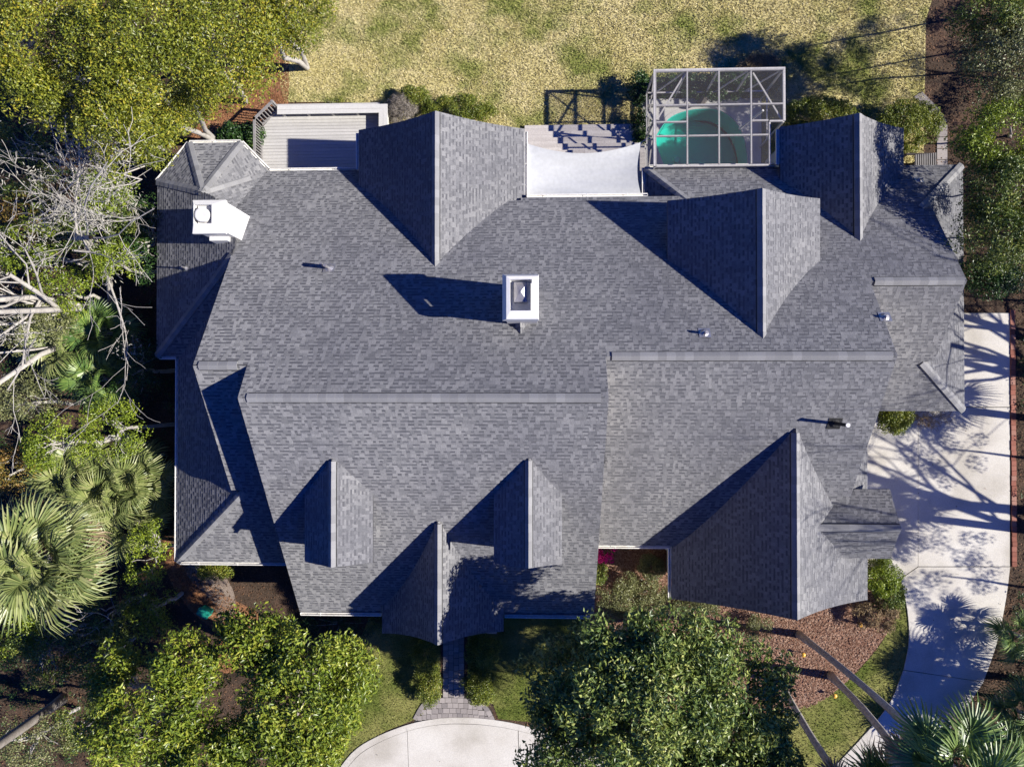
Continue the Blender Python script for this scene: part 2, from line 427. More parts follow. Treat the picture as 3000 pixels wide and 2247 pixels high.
# driveway: poured slabs with recessed joints over a darker base
def slab_piece(parent, pts, z0, z1, gap=.018, mat=None):
    c = sum((Vector((p[0], p[1], 0)) for p in pts), Vector()) / len(pts)
    n = len(pts); q = []
    for p in pts:
        d = Vector((p[0], p[1], 0)) - c
        q.append(c + d * (1 - gap / max(d.length, .2)))
    return MB().prism(q, z0, z1).build('slab', mat or M['concrete'], parent)
we = smooth_line([P(*q) for q in ((2637, 1694), (2656, 1790), (2660, 1880), (2645, 1961))], 5)
we2 = smooth_line([P(*q) for q in ((2645, 1961), (2603, 2060), (2530, 2150), (2440, 2247), (2330, 2360))], 5)
ee = smooth_line([P(*q) for q in ((2958, 1659), (2945, 1760), (2920, 1880), (2880, 1996))], 5)
ee2 = smooth_line([P(*q) for q in ((2880, 1996), (2810, 2100), (2700, 2247), (2610, 2360))], 5)
base = [P(2500, 1190), P(2500, 1680)] + [P(2600, 1680)] + we + we2 + ee2[::-1] + ee[::-1] + [P(2960, 915), P(2780, 915), P(2780, 1190)]
drive = sheet('driveway', base, .006, M['joint'])
slab_piece(drive, [P(2780, 917), P(2957, 917), P(2957, 1193), P(2780, 1193)], .01, .05)
slab_piece(drive, [P(2688, 1193), P(2957, 1193), P(2957, 1659), P(2688, 1659)], .01, .05)
slab_piece(drive, [P(2500, 1193), P(2688, 1193), P(2688, 1659), P(2637, 1694), P(2500, 1694)], .01, .05)
slab_piece(drive, [P(2688, 1659), P(2958, 1659)] + ee[1:] + [P(2645, 1961)] + we[::-1][1:], .01, .05)
slab_piece(drive, we2 + ee2[::-1], .01, .05)
# turning circle by the front walk
arc = smooth_line([P(*q) for q in ((960, 2300), (1030, 2205), (1100, 2158), (1190, 2122), (1260, 2106), (1320, 2100), (1390, 2101), (1450, 2107), (1520, 2120), (1620, 2150), (1750, 2215), (1850, 2300))], 5)
bot = [P(1850, 2420), P(960, 2420)]
circ = sheet('turning_circle', arc + bot, .006, M['joint'])
def arc_between(u0, u1):
    x0, x1 = P(u0, 2150).x, P(u1, 2150).x
    return [p for p in arc if x0 - 1e-3 <= p.x <= x1 + 1e-3]
def arc_y(x):
    for a, b_ in zip(arc[:-1], arc[1:]):
        if a.x <= x <= b_.x: return a.y + (b_.y - a.y) * (x - a.x) / (b_.x - a.x)
    return arc[0].y
KW = .27
for ua, ub, lean in ((960, 1188, 18), (1188, 1522, -18), (1522, 1850, 0)):
    xa, xb = P(ua, 2150).x, P(ub, 2150).x
    xs = np.linspace(xa, xb, 14)
    top = [Vector((x, arc_y(x), 0)) for x in xs]
    inn = []
    for i, p in enumerate(top):
        t = (top[min(i + 1, 13)] - top[max(i - 1, 0)]).normalized(); inn.append(p + Vector((t.y, -t.x, 0)) * KW)
    MB().prism([p for p in top] + inn[::-1], .01, .055).build('kerb', M['concrete'], circ)
    lo = [Vector((xb + .25 * (ub == 1188) , P(1330, 2420).y, 0)), Vector((xa + .25 * (ua == 1188), P(1330, 2420).y, 0))]
    slab_piece(circ, [p + Vector((0, -.006, 0)) for p in inn] + lo, .01, .05)
# concrete edge piece between drive and street side below the magnolia
# path slabs on the east side
path = sheet('side_path', [P(*q) for q in ((2742, 500), (2776, 500), (2776, 360), (2742, 310), (2700, 268), (2675, 285), (2715, 325), (2742, 370))], .005, M['joint'])
for a, b_ in ((500, 470), (468, 438), (436, 404), (402, 368)):
    MB().prism([P(2744, a), P(2774, a), P(2774, b_), P(2744, b_)], .006, .04).build('slab', M['paver'], path)
MB().prism([P(2744, 365), P(2774, 358), P(2742, 312), P(2718, 328)], .006, .04).build('slab', M['paver'], path)
MB().prism([P(2716, 325), P(2740, 310), P(2700, 270), P(2677, 285)], .006, .04).build('slab', M['paver'], path)
# front walk of pavers
wb = [P(*q) for q in ((1296, 1850), (1362, 1850), (1362, 2040), (1410, 2050), (1440, 2080), (1452, 2110), (1390, 2104), (1320, 2103), (1260, 2109), (1213, 2114), (1228, 2080), (1255, 2052), (1296, 2042))]
walk = sheet('front_walk', wb, .006, M['joint'])
x0, x1 = P(1298, 1950).x, P(1360, 1950).x
cw = (x1 - x0) / 4
for c in range(4):
    y = P(1330, 1840).y + (.12 if c % 2 else 0); yend = P(1330, 2042).y
    while y > yend + .05:
        h = random.choice((.25, .25, .33))
        y2 = max(y - h, yend)
        MB().box(x0 + c * cw + .008, x0 + (c + 1) * cw - .008, y2 + .008, y - .008, .008, .045 + random.uniform(-.004, .004)).build('paver', M['paver'], walk)
        y = y2
yt = P(1330, 2042).y
rows = 4
for r in range(rows):
    ya = yt - r * .235; yb_ = ya - .235
    um = 1240 - r * 9; half = [.95, 1.3, 1.5, 1.65][r]
    xm = P(1330, 2070).x; x = xm - half
    while x < xm + half - .05:
        w = random.choice((.2, .25, .3)); xe = min(x + w, xm + half)
        sag = .06 * abs((x + xe) / 2 - xm) ** 2 / 1.2
        MB().prism([(x + .007, yb_ + .007 - sag), (xe - .007, yb_ + .007 - sag), (xe - .007, ya - .007 - sag), (x + .007, ya - .007 - sag)], .008, .045 + random.uniform(-.004, .004)).build('paver', M['paver'], walk)
        x = xe
# curved border pavers
for sgn in (-1, 1):
    xm = P(1330, 2070).x
    cl = [(1.0, .06), (1.25, -.08), (1.45, -.28), (1.62, -.52), (1.75, -.76), (1.86, -.98)]
    for (a, ya), (b_, yb_) in zip(cl[:-1], cl[1:]):
        p0 = Vector((xm + sgn * a, yt + ya, 0)); p1 = Vector((xm + sgn * b_, yt + yb_, 0))
        t = (p1 - p0).normalized(); nn = Vector((t.y, -t.x, 0)) * (.2 * sgn)
        MB().prism([p0 + t * .008, p1 - t * .008, p1 - nn * -1 - t * .008, p0 - nn * -1 + t * .008], .008, .052).build('paver', M['paver'], walk)
# brick edging along the drive
edge = thing('brick_edging', 'long red brick edging strip along the right side of the driveway', 'edging', P(2966, 1280))
bm_ = MB().box(-.1, .1, -.105, .105, 0, .085).mesh('brick', M['brick'])
y = P(2966, 915).y; yend = P(2966, 1652).y; xb = P(2966, 1280).x
while y > yend:
    o = inst('brick', bm_, Matrix.Translation((xb + random.uniform(-.012, .012), y, random.uniform(0, .012))) @ Matrix.Rotation(random.uniform(-.05, .05), 4, 'Z'), edge)
    y -= .222

# ------------------------------------------------------------------ the house
house = thing('house', 'large rambling house with many grey shingled gables and hips filling the middle of the lot', 'house', (0, 0, 0))
EXPO = .145
TAB_T = np.array([[0, 1, 2], [0, 2, 3], [4, 5, 1], [4, 1, 0], [4, 0, 3], [5, 2, 1]], dtype=np.int64)
single_pool = [300]
def emit_tabs(parent, rows, pos, singles=0):
    """rows: (s0 array, s1 array, t0, t1); thick teeth between lower cut-outs whose upper part carries the dark printed band"""
    Vs = []; Ms = []
    for s0, s1, t0, t1 in rows:
        n = len(s0)
        if n == 0: continue
        thin = (np.arange(n) + RNG.integers(2)) % 2 == 0
        thin ^= RNG.random(n) < .14
        h = np.where(thin, .0042, .0105) + RNG.random(n) * .0012
        z = np.zeros(n); a0 = np.full(n, t0); a1 = np.full(n, t1)
        c = [pos(s0, a0, h), pos(s1, a0, h), pos(s1, a1, z + .001), pos(s0, a1, z + .001), pos(s0, a0, z - .004), pos(s1, a0, z - .004)]
        Vs.append(np.stack(c, axis=1)); Ms.append(np.zeros(n, np.int32))
        # band piece: a thin strip lying on the cut-out
        k = thin
        if k.any():
            f = RNG.uniform(.36, .5, k.sum()); d = t1 - t0
            b0 = t0 + d * f; b1 = a1[k] - d * .02
            hb = h[k] * (1 - f) + .0014
            c = [pos(s0[k], b0, hb), pos(s1[k], b0, hb), pos(s1[k], b1, z[k] + .0022), pos(s0[k], b1, z[k] + .0022), pos(s0[k], b0, hb - .0012), pos(s1[k], b0, hb - .0012)]
            Vs.append(np.stack(c, axis=1)); Ms.append(np.ones(k.sum(), np.int32))
    V = np.concatenate(Vs); mi = np.concatenate(Ms)
    if singles:
        k = min(singles, single_pool[0], len(V)); single_pool[0] -= k
        idx = np.argsort(-V[:, 0, 2] - 100 * (mi == 0))[:k]
        for i in idx:
            add('shingle', V[i], TAB_T.tolist(), M['shingle'], parent)
        V = np.delete(V, idx, axis=0); mi = np.delete(mi, idx)
    n = len(V)
    F = (np.arange(n)[:, None, None] * 6 + TAB_T[None]).reshape(-1, 3)
    o = add('shingle', V.reshape(-1, 3), F, M['shingle'], parent, kind='stuff')
    o.data.materials.append(M['band'])
    o.data.polygons.foreach_set('material_index', np.repeat(mi, len(TAB_T)))
def cut_row(a, b, lo=.09, hi=.22):
    w = []; x = a - random.uniform(0, .3)
    while x < b:
        w.append(x); x += random.uniform(lo, hi)
    w.append(x)
    w = np.array(w); s0 = np.clip(w[:-1], a, b); s1 = np.clip(w[1:], a, b)
    k = (s1 - s0) > .012
    return s0[k] + .0015, s1[k] - .0015
def flat_roof(name, pl, pts, eave, singles=0, thick=.14, parent=None, obj_=None):
    """pl plane (a,b,c); pts world outline; eave = horizontal direction along the eave"""
    e = Vector(eave).normalized()
    n = Vector((-pl[1], -pl[2], 1)).normalized()
    e = (e - n * e.dot(n)).normalized()
    g = n.cross(e).normalized()
    if g.z < 0: g = -g
    o = Vector(pts[0])
    st = np.array([((Vector(p) - o).dot(e), (Vector(p) - o).dot(g)) for p in pts])
    if obj_ is None:
        obj_ = MB().slab([Vector(p) - n * .012 for p in pts], thick).build(name, M['roofdeck'], house)
    t0, tm = st[:, 1].min(), st[:, 1].max()
    rows = []; t = t0; m = len(st)
    while t < tm - .01:
        tc = min(t + EXPO * .5, tm - .005); xs = []
        for i in range(m):
            (sa, ta), (sb, tb) = st[i], st[(i + 1) % m]
            if (ta <= tc) != (tb <= tc): xs.append(sa + (sb - sa) * (tc - ta) / (tb - ta))
        xs.sort(); A = []; B = []
        for i in range(0, len(xs) - 1, 2):
            a, b_ = cut_row(xs[i], xs[i + 1]); A.append(a); B.append(b_)
        if A: rows.append((np.concatenate(A), np.concatenate(B), t, min(t + EXPO + .02, tm)))
        t += EXPO
    on, en, gn, nn = (np.array(x) for x in (o, e, g, n))
    emit_tabs(obj_, rows, lambda s, t, h: on + s[:, None] * en + t[:, None] * gn + h[:, None] * nn, singles)
    return obj_
def patch_roof(obj_, LA, LB, A, B, flare):
    """bilinear slope from eave LA-LB up to ridge A-B with a bell-cast profile"""
    LA, LB, A, B = (np.array(x, dtype=float) for x in (LA, LB, A, B))
    def base(a, q):
        q = np.clip(q, 0, 1.0)[:, None]; a = a[:, None]
        lo = LA + (LB - LA) * a; hi = A + (B - A) * a
        p = lo + (hi - lo) * q
        dz = (hi - lo)[:, 2:3]
        p = p.copy(); p[:, 2:3] = lo[:, 2:3] + dz * ((1 - flare) * q + flare * q * q)
        return p
    def pos(a, q, h):
        p = base(a, q)
        du = base(a + .01, q) - base(a - .01, q); dv = base(a, np.minimum(q + .02, 1)) - base(a, np.minimum(q + .02, 1) - .03)
        n = np.cross(du, dv); n /= np.linalg.norm(n, axis=1)[:, None]
        n *= np.sign(n[:, 2:3])
        return p + n * h[:, None]
    L = float(np.linalg.norm((A + B) / 2 - (LA + LB) / 2)); W = float(np.linalg.norm(LB - LA))
    rows = []; t = 0.0
    while t < L - .02:
        s0, s1 = cut_row(0, W)
        rows.append((s0 / W, s1 / W, t / L, min((t + EXPO + .02) / L, 1)))
        t += EXPO
    emit_tabs(obj_, rows, pos)
    return base
def patch_deck(mb, base, th=.13, k=8):
    n = len(mb.v)
    qs = np.linspace(0, 1, k)
    for a in (0., 1.):
        for q in qs:
            p = base(np.array([a]), np.array([q]))[0]
            mb.v.append((p[0], p[1], p[2] - .012)); mb.v.append((p[0], p[1], p[2] - th))
    def I(a, i, lo): return n + a * 2 * k + i * 2 + lo
    for i in range(k - 1):
        mb.f.append((I(0, i, 0), I(1, i, 0), I(1, i + 1, 0), I(0, i + 1, 0)))
        mb.f.append((I(0, i, 1), I(0, i + 1, 1), I(1, i + 1, 1), I(1, i, 1)))
        for a in (0, 1): mb.f.append((I(a, i, 0), I(a, i + 1, 0), I(a, i + 1, 1), I(a, i, 1)))
    mb.f.append((I(0, 0, 0), I(0, 0, 1), I(1, 0, 1), I(1, 0, 0)))
CAPS = [0]
def ridge_caps(parent, a, b, kl=.6, kr=.6, w=.15, vent=True, expo=.29):
    a = Vector(a); b = Vector(b); d = (b - a); L = d.length; d.normalize()
    y = Vector((0, 0, 1)).cross(d).normalized(); z = d.cross(y)
    Mx = Matrix((d, y, z)).transposed().to_4x4()
    V = []; F = []
    prof = [(-w, -w * kr), (-w * .45, -w * .38 * kr), (0, 0.004), (w * .45, -w * .38 * kl), (w, -w * kl)]
    for x, lift in ((0, .052), (expo + .05, .044)):
        for py, pz in prof: V.append((x, py, pz + lift))
    for py, pz in prof: V.append((0, py, pz + .015))
    for x, j in ((expo + .05, 0), (expo + .05, 4), (0, 0), (0, 4)): V.append((x, prof[j][0], prof[j][1] + .004))
    for j in range(4):
        F.append((j, 5 + j, 6 + j, j + 1)); F.append((10 + j, j, j + 1, 11 + j))
    F.append((0, 17, 15, 5)); F.append((4, 9, 16, 18))
    me = mesh_np('ridge_shingle', V, F, M['cap'])
    n = max(1, int(L / expo)); rest = MB(); nr = 0
    for i in range(n):
        p = a + d * (i * L / n)
        if CAPS[0] >= 300:
            Mw = Matrix.Translation(p) @ Mx
            rest.v += [tuple(Mw @ Vector(q)) for q in V]; rest.f += [tuple(j + 19 * nr for j in f) for f in F]; nr += 1
            continue
        CAPS[0] += 1
        inst('ridge_shingle', me, Matrix.Translation(p) @ Mx @ Matrix.Rotation(random.uniform(-.015, .015), 4, 'Z'), parent)
    if rest.v: rest.build('ridge_shingle', M['cap'], parent, kind='stuff')
    if vent:
        wv = w + .022
        mb = MB()
        pts = [a + z * .008, b + z * .008]
        for s, k in ((1, kl), (-1, kr)):
            o1 = y * s * wv - z * (wv * k - .006)
            mb.poly([pts[0], pts[1], pts[1] + o1, pts[0] + o1])
            mb.poly([pts[0] + o1, pts[1] + o1, pts[1] + o1 - z * .03, pts[0] + o1 - z * .03])
        mb.build('ridge_vent', M['vent'], parent)

KN = .667
YM = -.23
pN = plane_y(YM, 8.8, -KN)
pS = plane_y(YM, 8.8, KN)
yR = PL(2200, 1043, pN).y; zR = plz(pN, 0, yR)
pRS = plane_y(yR, zR, KN)
yE2 = PL(640, 1071, pN).y; zE2 = plz(pN, 0, yE2)
pS2 = plane_y(yE2, zE2, (zE2 - 3.0) / (yE2 - P(700, 1647, 3.0).y))
yEE = PL(2700, 823, pN).y; zEE = plz(pN, 0, yEE)
XW, XE1 = -9.9, 2.3               # main block gable planes
XW2 = -11.79                      # lower west gable plane
XRE = 11.95                       # right block gable plane
XEE = 15.36
EX = (1, 0, 0); EY = (0, 1, 0)
def on(pl, x, y): return Vector((x, y, plz(pl, x, y)))
HPv = PL(679, 751, pN)
# main south slope and the big north slope
y_s = P(1300, 1799, 2.93).y
sS = flat_roof('roof_slope', pS, [on(pS, XW, YM), on(pS, XE1, YM), on(pS, XE1, y_s), on(pS, XW, y_s)], EX, singles=170)
yd = PL(900, 500, pN).y; ym_ = PL(1700, 577, pN).y; ye = PL(2100, 492, pN).y
xg1l = PL(1052, 500, pN).x; xg1r = PL(1536, 577, pN).x
hipx = PL(1890, 505, pN); hiptop = PL(2015, 588, pN)
ne = Vector((P(2823, 850, plz(pN, 0, ye)).x, ye, 0)); net = PL(2704, 618, pN)
footN = PL(2727, 660, pN)
# corner where the north slope meets the east skirt
_zsk = plz(pN, 0, ye); _es = plane_y(yEE, zEE, (zEE - _zsk) / (yEE - P(2700, 1204, _zsk).y)); _t = PL(2703, 1063, _es)
NET0 = on(pN, _t.x, (_t.z - pN[0]) / pN[2])
ptsN = [on(pN, XW, YM), on(pN, XW, yE2), on(pN, XW2, yE2), on(pN, XW2, HPv.y), PL(640, 690, pN), PL(668, 600, pN), PL(785, 502, pN), on(pN, xg1l, yd),
        on(pN, xg1l + .3, yd), on(pN, xg1l + .3, yd - .4), on(pN, xg1r - .3, ym_ - .2), on(pN, xg1r, ym_), on(pN, hiptop.x - .2, ym_), on(pN, hiptop.x, ym_ - .01), on(pN, hipx.x, ye), on(pN, ne.x, ye), NET0,
        on(pN, XEE, NET0.y), on(pN, XEE, yEE), on(pN, XRE, yEE), on(pN, XRE, yR), on(pN, XE1, yR), on(pN, XE1, YM)]
sN = flat_roof('roof_slope', pN, ptsN, EX, singles=130)
ridge_caps(sS, (XE1 - .25, YM, 8.8), (XW + .35, YM, 8.8))
# lower west gable, its south slope runs down to the west wing
pWw = plane_x(P(520, 1350, 3.0).x, 3.0, .555)          # west wing slope
xww = P(520, 1350, 3.0).x
y_ws = P(700, 1647, 3.0).y
def meet(pa, pb, y=None, x=None):
    # point where two planes meet for a given y (west slopes) or x
    if y is not None:
        z = plz(pa, 0, y); x = (z - pb[0]) / pb[1]
        return Vector((x, y, z))
hipS = meet(pS2, pWw, y=PL(690, 1440, pS2).y)
cS = meet(pS2, pWw, y=y_ws)
sS2 = flat_roof('roof_slope', pS2, [on(pS2, XW2, yE2), on(pS2, XW + .3, yE2), on(pS2, XW + .3, y_ws), cS, hipS, on(pS2, XW2, hipS.y + .1)], EX)
ridge_caps(sS2, (XW - .35, yE2, zE2), (XW2 + .2, yE2, zE2))
sWw = flat_roof('roof_slope', pWw, [cS, Vector((xww, cS.y + .02, 3.0)), on(pWw, xww, 4.0), on(pWw, XW2 + .1, 4.0), on(pWw, XW2 + .1, hipS.y), hipS], EY)
ridge_caps(sWw, cS, hipS, .42, .42, vent=False)
# north-west hip block
ZNW = 3.1
xnw = P(460, 800, ZNW).x
kNW = (HPv.z - ZNW) / (HPv.x - xnw)
pNW = plane_x(xnw, ZNW, kNW)
yns = P(490, 1044, ZNW).y
pNS = plane_y(yns, ZNW, (HPv.z - ZNW) / (HPv.y - yns))
TA = PL(592, 562, pNW)                                  # top of the half octagon
c_w = P(460, 532, ZNW); c_nw = P(553, 420, ZNW); c_n = P(705, 418, ZNW); c_e = P(787, 502, 2.35)
sNW = flat_roof('roof_slope', pNW, [Vector((xnw, yns, ZNW)), HPv, on(pNW, XW2 + .2, HPv.y + .6), on(pNW, TA.x + .6, TA.y - .3), TA, Vector((xnw, c_w.y, ZNW))], EY)
sNS = flat_roof('roof_slope', pNS, [Vector((xnw, yns, ZNW)), Vector((XW2 + .2, yns, ZNW)), on(pNS, XW2 + .2, HPv.y), HPv], EX)
ridge_caps(sNS, (xnw, yns, ZNW), HPv, .35, .35, vent=False)
def plane3(a, b, c):
    n = (b - a).cross(c - a); n = n if n.z > 0 else -n
    return (a.z + (n.x * a.x + n.y * a.y) / n.z, -n.x / n.z, -n.y / n.z)
tur = MB()
TB = PL(735, 540, pN) + Vector((0, 0, .25)); TC = PL(690, 610, pN)
for tri in ((c_w, c_nw, TA), (c_nw, c_n, TA), (c_n, c_e, TA), (c_e, TC, TA)):
    tur.slab([p - Vector((0, 0, .012)) for p in tri], .14)
turret = tur.build('turret_roof', M['roofdeck'], house)
for tri in ((c_w, c_nw, TA), (c_nw, c_n, TA), (c_n, c_e + Vector((0, 0, 0)), TA), (c_e, TC, TA)):
    flat_roof('turret_roof', plane3(*tri), list(tri), Vector((tri[1].x - tri[0].x, tri[1].y - tri[0].y, 0)) if tri[0] is not c_e else TA - c_e, obj_=turret)
for q in (c_w, c_nw, c_n): ridge_caps(turret, q, TA + Vector((0, 0, .01)), .3, .3, w=.16, vent=False)
ridge_caps(turret, c_e.lerp(TA, .3), TA, .3, .3, w=.16, vent=False)
# right block
y_rs = P(1850, 1596, 2.75).y
sRS = flat_roof('roof_slope', pRS, [on(pRS, XE1 - .1, yR), on(pRS, XRE, yR), on(pRS, XRE, y_rs), on(pRS, XE1 - .1, y_rs)], EX)
ridge_caps(sRS, (XRE - .15, yR, zR), (XE1 + .25, yR, zR))
# east block: ridge, south slope, gablet and skirt
zsk = plz(pN, 0, ye)
y_es = P(2700, 1204, zsk).y
pES = plane_y(yEE, zEE, (zEE - zsk) / (yEE - y_es))
zsk = plz(pN, 0, ye)
xsk = P(2823, 850, zsk).x
skT = PL(2703, 1063, pES)
pSK = plane_x(xsk, zsk, (skT.z - zsk) / (skT.x - xsk))
skN = on(pN, skT.x, (skT.z - pN[0]) / pN[2])
sE = flat_roof('roof_slope', pES, [on(pES, XRE - .2, yEE), on(pES, XEE, yEE), on(pES, XEE, skT.y + .1), skT, on(pES, xsk, y_es), on(pES, P(2590, 1204, 2.7).x - 1.2, y_es), on(pES, XRE - .2, y_es)], EX)
ridge_caps(sE, (XEE - .1, yEE, zEE), (XRE + .2, yEE, zEE))
sK = flat_roof('roof_slope', pSK, [Vector((xsk, y_es, zsk)), Vector((xsk, ye, zsk)), on(pSK, skT.x, skN.y), on(pSK, skT.x, skT.y)], EY)
ridge_caps(sK, (xsk - .03, y_es + .02, zsk), skT, .3, .3, vent=False)
ridge_caps(sK, (xsk - .03, ye - .02, zsk), skN, .3, .3, vent=False)
# little hip at the west end of the pool-side roof
pXW = plane3(Vector((hipx.x, ye, hipx.z)), Vector((hipx.x, ye - 2, hipx.z)), Vector(hiptop))
sX = flat_roof('roof_slope', pXW, [on(pXW, hipx.x, ye), on(pXW, hiptop.x, hiptop.y), on(pXW, hiptop.x, ym_ - .6), on(pXW, hipx.x, ym_ - .6)], EY)
ridge_caps(sX, (hipx.x, ye, hipx.z), hiptop, .4, .4, vent=False)
# east strip of the garage slope that runs on beside the right block
xge = P(2541, 1400, 2.75).x
pGE = plane_x(xge, 2.75, -.85)
sGE = flat_roof('roof_slope', pGE, [on(pGE, xge, P(2700, 1256, 2.75).y), on(pGE, xge, -6.0), on(pGE, XRE - .2, -6.0), on(pGE, XRE - .2, P(2700, 1256, 2.75).y)], EY)

def gable(name, A, B, L0, L1, R0, R1, flare=.35, caps_from=.0, capw=.15, wall=True, inset=.35, label=None, vent=True):
    """A front ridge end, B back ridge end (buried in the roof behind); L0,L1 / R0,R1 eave lines front to back"""
    A, B, L0, L1, R0, R1 = (Vector(x) for x in (A, B, L0, L1, R0, R1))
    mb = MB(); bases = []
    fn = lambda LA, LB: None
    class D: pass
    o = None
    tmp = []
    for (p0, p1) in ((L0, L1), (R0, R1)):
        LA, LB, a_, b_ = p0, p1, A, B
        arr = [np.array(x, dtype=float) for x in (LA, LB, a_, b_)]
        def base(a, q, arr=arr):
            q = np.clip(q, 0, 1.0)[:, None]; a = a[:, None]
            lo = arr[0] + (arr[1] - arr[0]) * a; hi = arr[2] + (arr[3] - arr[2]) * a
            p = lo + (hi - lo) * q; p = p.copy()
            p[:, 2:3] = lo[:, 2:3] + (hi - lo)[:, 2:3] * ((1 - flare) * q + flare * q * q)
            return p
        patch_deck(mb, base); tmp.append((LA, LB, a_, b_))
    o = mb.build(name, M['roofdeck'], house, label=label)
    for q in tmp: patch_roof(o, *q, flare)
    k = .75
    ridge_caps(o, A + (B - A) * .005, A.lerp(B, .97), k, k, w=capw, vent=vent)
    if wall:
        dirv = (B - A).normalized() * inset
        GABLE_WALL = MB()
        GABLE_WALL.poly([L0 + dirv + (R0 - L0).normalized() * .4 - Vector((0, 0, .15)), R0 + dirv - (R0 - L0).normalized() * .4 - Vector((0, 0, .15)), A + dirv - Vector((0, 0, .25))])
        GABLE_WALL.poly([L0 + dirv + (R0 - L0).normalized() * .4 - Vector((0, 0, .15)), R0 + dirv - (R0 - L0).normalized() * .4 - Vector((0, 0, .15)), (*(R0 + dirv - (R0 - L0).normalized() * .4).xy, 0), (*(L0 + dirv + (R0 - L0).normalized() * .4).xy, 0)])
        GABLE_WALL.build('gable_wall', M['cream'], house)
    return o
def ns_gable(name, pk, ap, zr, L, R, **kw):
    """pk, ap ridge front and back pixels; L/R = (u, v_front, v_back, z_eave)"""
    A = P(*pk, zr); B = P(*ap, zr); B.x = A.x = (A.x + B.x) / 2
    L0 = P(L[0], L[1], L[3]); L1 = P(L[0], L[2], L[3]); R0 = P(R[0], R[1], R[3]); R1 = P(R[0], R[2], R[3])
    return gable(name, A, B, L0, L1, R0, R1, **kw)
g1 = ns_gable('gable_roof', (1277, 325), (1273, 800), 5.5, (1051, 381, 820, 2.95), (1537, 378, 820, 3.2), flare=.3)
g3 = ns_gable('gable_roof', (2519, 331), (2516, 722), 4.85, (2286, 372, 730, 2.95), (2647, 376, 730, 2.75), flare=.3)
g2 = ns_gable('gable_roof', (2236, 551), (2231, 1012), 7.42, (1956, 588, 1020, 5.4), (2402, 582, 1020, 5.45), flare=.3)
g4 = ns_gable('gable_roof', (2335, 1817), (2332, 1255), 6.25, (1969, 1755, 1200, 2.8), (2541, 1757, 1430, 2.75), flare=.3)
d1 = ns_gable('dormer', (972, 1663), (971, 1345), 7.45, (893, 1646, 1340, 6.5), (1092, 1648, 1340, 6.5), flare=.15, capw=.13, wall=False)
d2 = ns_gable('dormer', (1549, 1665), (1548, 1343), 7.45, (1447, 1654, 1340, 6.5), (1646, 1652, 1340, 6.5), flare=.15, capw=.13, wall=False)
pg = ns_gable('porch_roof', (1286, 1890), (1279, 1528), 5.82, (1120, 1855, 1500, 3.1), (1475, 1850, 1500, 3.1), flare=.5, capw=.14, wall=False)
# small east gable over the garage door side
A = P(2641, 1550, 4.9); B = P(2380, 1550, 4.9)
yL = P(2600, 1434, 3.6).y; yR_ = P(2600, 1636, 3.6).y
x1 = P(2608, 1434, 3.6).x
A.y = B.y = P(2500, 1548, 4.9).y
g5 = gable('gable_roof', A, B, (x1, yL, 3.6), (x1 - 3.6, yL, 3.6), (x1, yR_, 3.6), (x1 - 3.6, yR_, 3.6), flare=.12, capw=.14, inset=.25)
# chimney crickets
A = P(1524, 930, 7.35); B = P(1525, 978, 7.35)
gable('cricket', A, B, P(1488, 935, 6.85), P(1488, 980, 6.85), P(1560, 935, 6.85), P(1560, 980, 6.85), flare=0, capw=.06, wall=False, vent=False)

# walls
def wall_box(x0, x1, y0, y1, z1): MB().box(x0, x1, y0, y1, 0, z1).build('wall', M['cream'], house)
wall_box(XW + .25, XE1 - .25, y_s + .45, 7.3, 2.75)
wall_box(XW + .25, xg1l + .2, 7.31, yd - .45, 2.1)
wall_box(xww + .45, XW + .2, y_ws + .45, yns, 2.7)
MB().prism([(xnw + .45, yns + .4), (XW - .6, yns + .4), (XW - .6, c_e.y - 1.2), (c_e.x - .7, c_e.y - .35), (c_n.x - .15, c_n.y - .45), (c_nw.x + .2, c_nw.y - .45), (xnw + .45, c_w.y - .25)], 0, 2.65).build('wall', M['cream'], house)
wall_box(XE1 - .2, XRE - .25, y_rs + .45, 7.3, 2.65)
wall_box(hipx.x + .4, xsk - .45, 2.0, ye - .4, 2.3)
wall_box(XRE - .2, xsk - .45, y_es + .45, 1.99, 2.4)
wall_box(P(1051, 381, 2.95).x + .45, P(1537, 378, 3.2).x - .45, 7.2, P(1277, 381, 2.95).y - .35, 2.8)
wall_box(P(2286, 372, 2.95).x + .35, P(2647, 376, 2.75).x - .4, 8.0, P(2519, 375, 2.9).y - .35, 2.7)
wall_box(P(1969, 1755, 2.8).x + .3, xge - .4, P(2250, 1755, 2.8).y + .35, y_rs + .8, 2.65)
# upper gable walls that close the steps between the roof blocks
MB().poly([(XW + .15, y_s + .5, 2.7), (XW + .15, y_s + .5, plz(pS, 0, y_s + .5) - .16), (XW + .15, YM, 8.62), (XW + .15, yE2 + .3, plz(pN, 0, yE2 + .3) - .16), (XW + .15, yE2 + .3, 2.7)]).build('gable_wall', M['cream'], house)
MB().poly([(XW2 + .15, y_ws + .5, 2.7), (XW2 + .15, y_ws + .5, plz(pS2, 0, y_ws + .5) - .16), (XW2 + .15, yE2, zE2 - .18), (XW2 + .15, HPv.y, HPv.z - .16), (XW2 + .15, HPv.y, 2.7)]).build('gable_wall', M['cream'], house)
MB().poly([(XRE - .15, y_rs + .5, 2.7), (XRE - .15, y_rs + .5, plz(pRS, 0, y_rs + .5) - .16), (XRE - .15, yR, zR - .18), (XRE - .15, yEE, plz(pN, 0, yEE) - .16), (XRE - .15, yEE, 2.7)]).build('gable_wall', M['cream'], house)
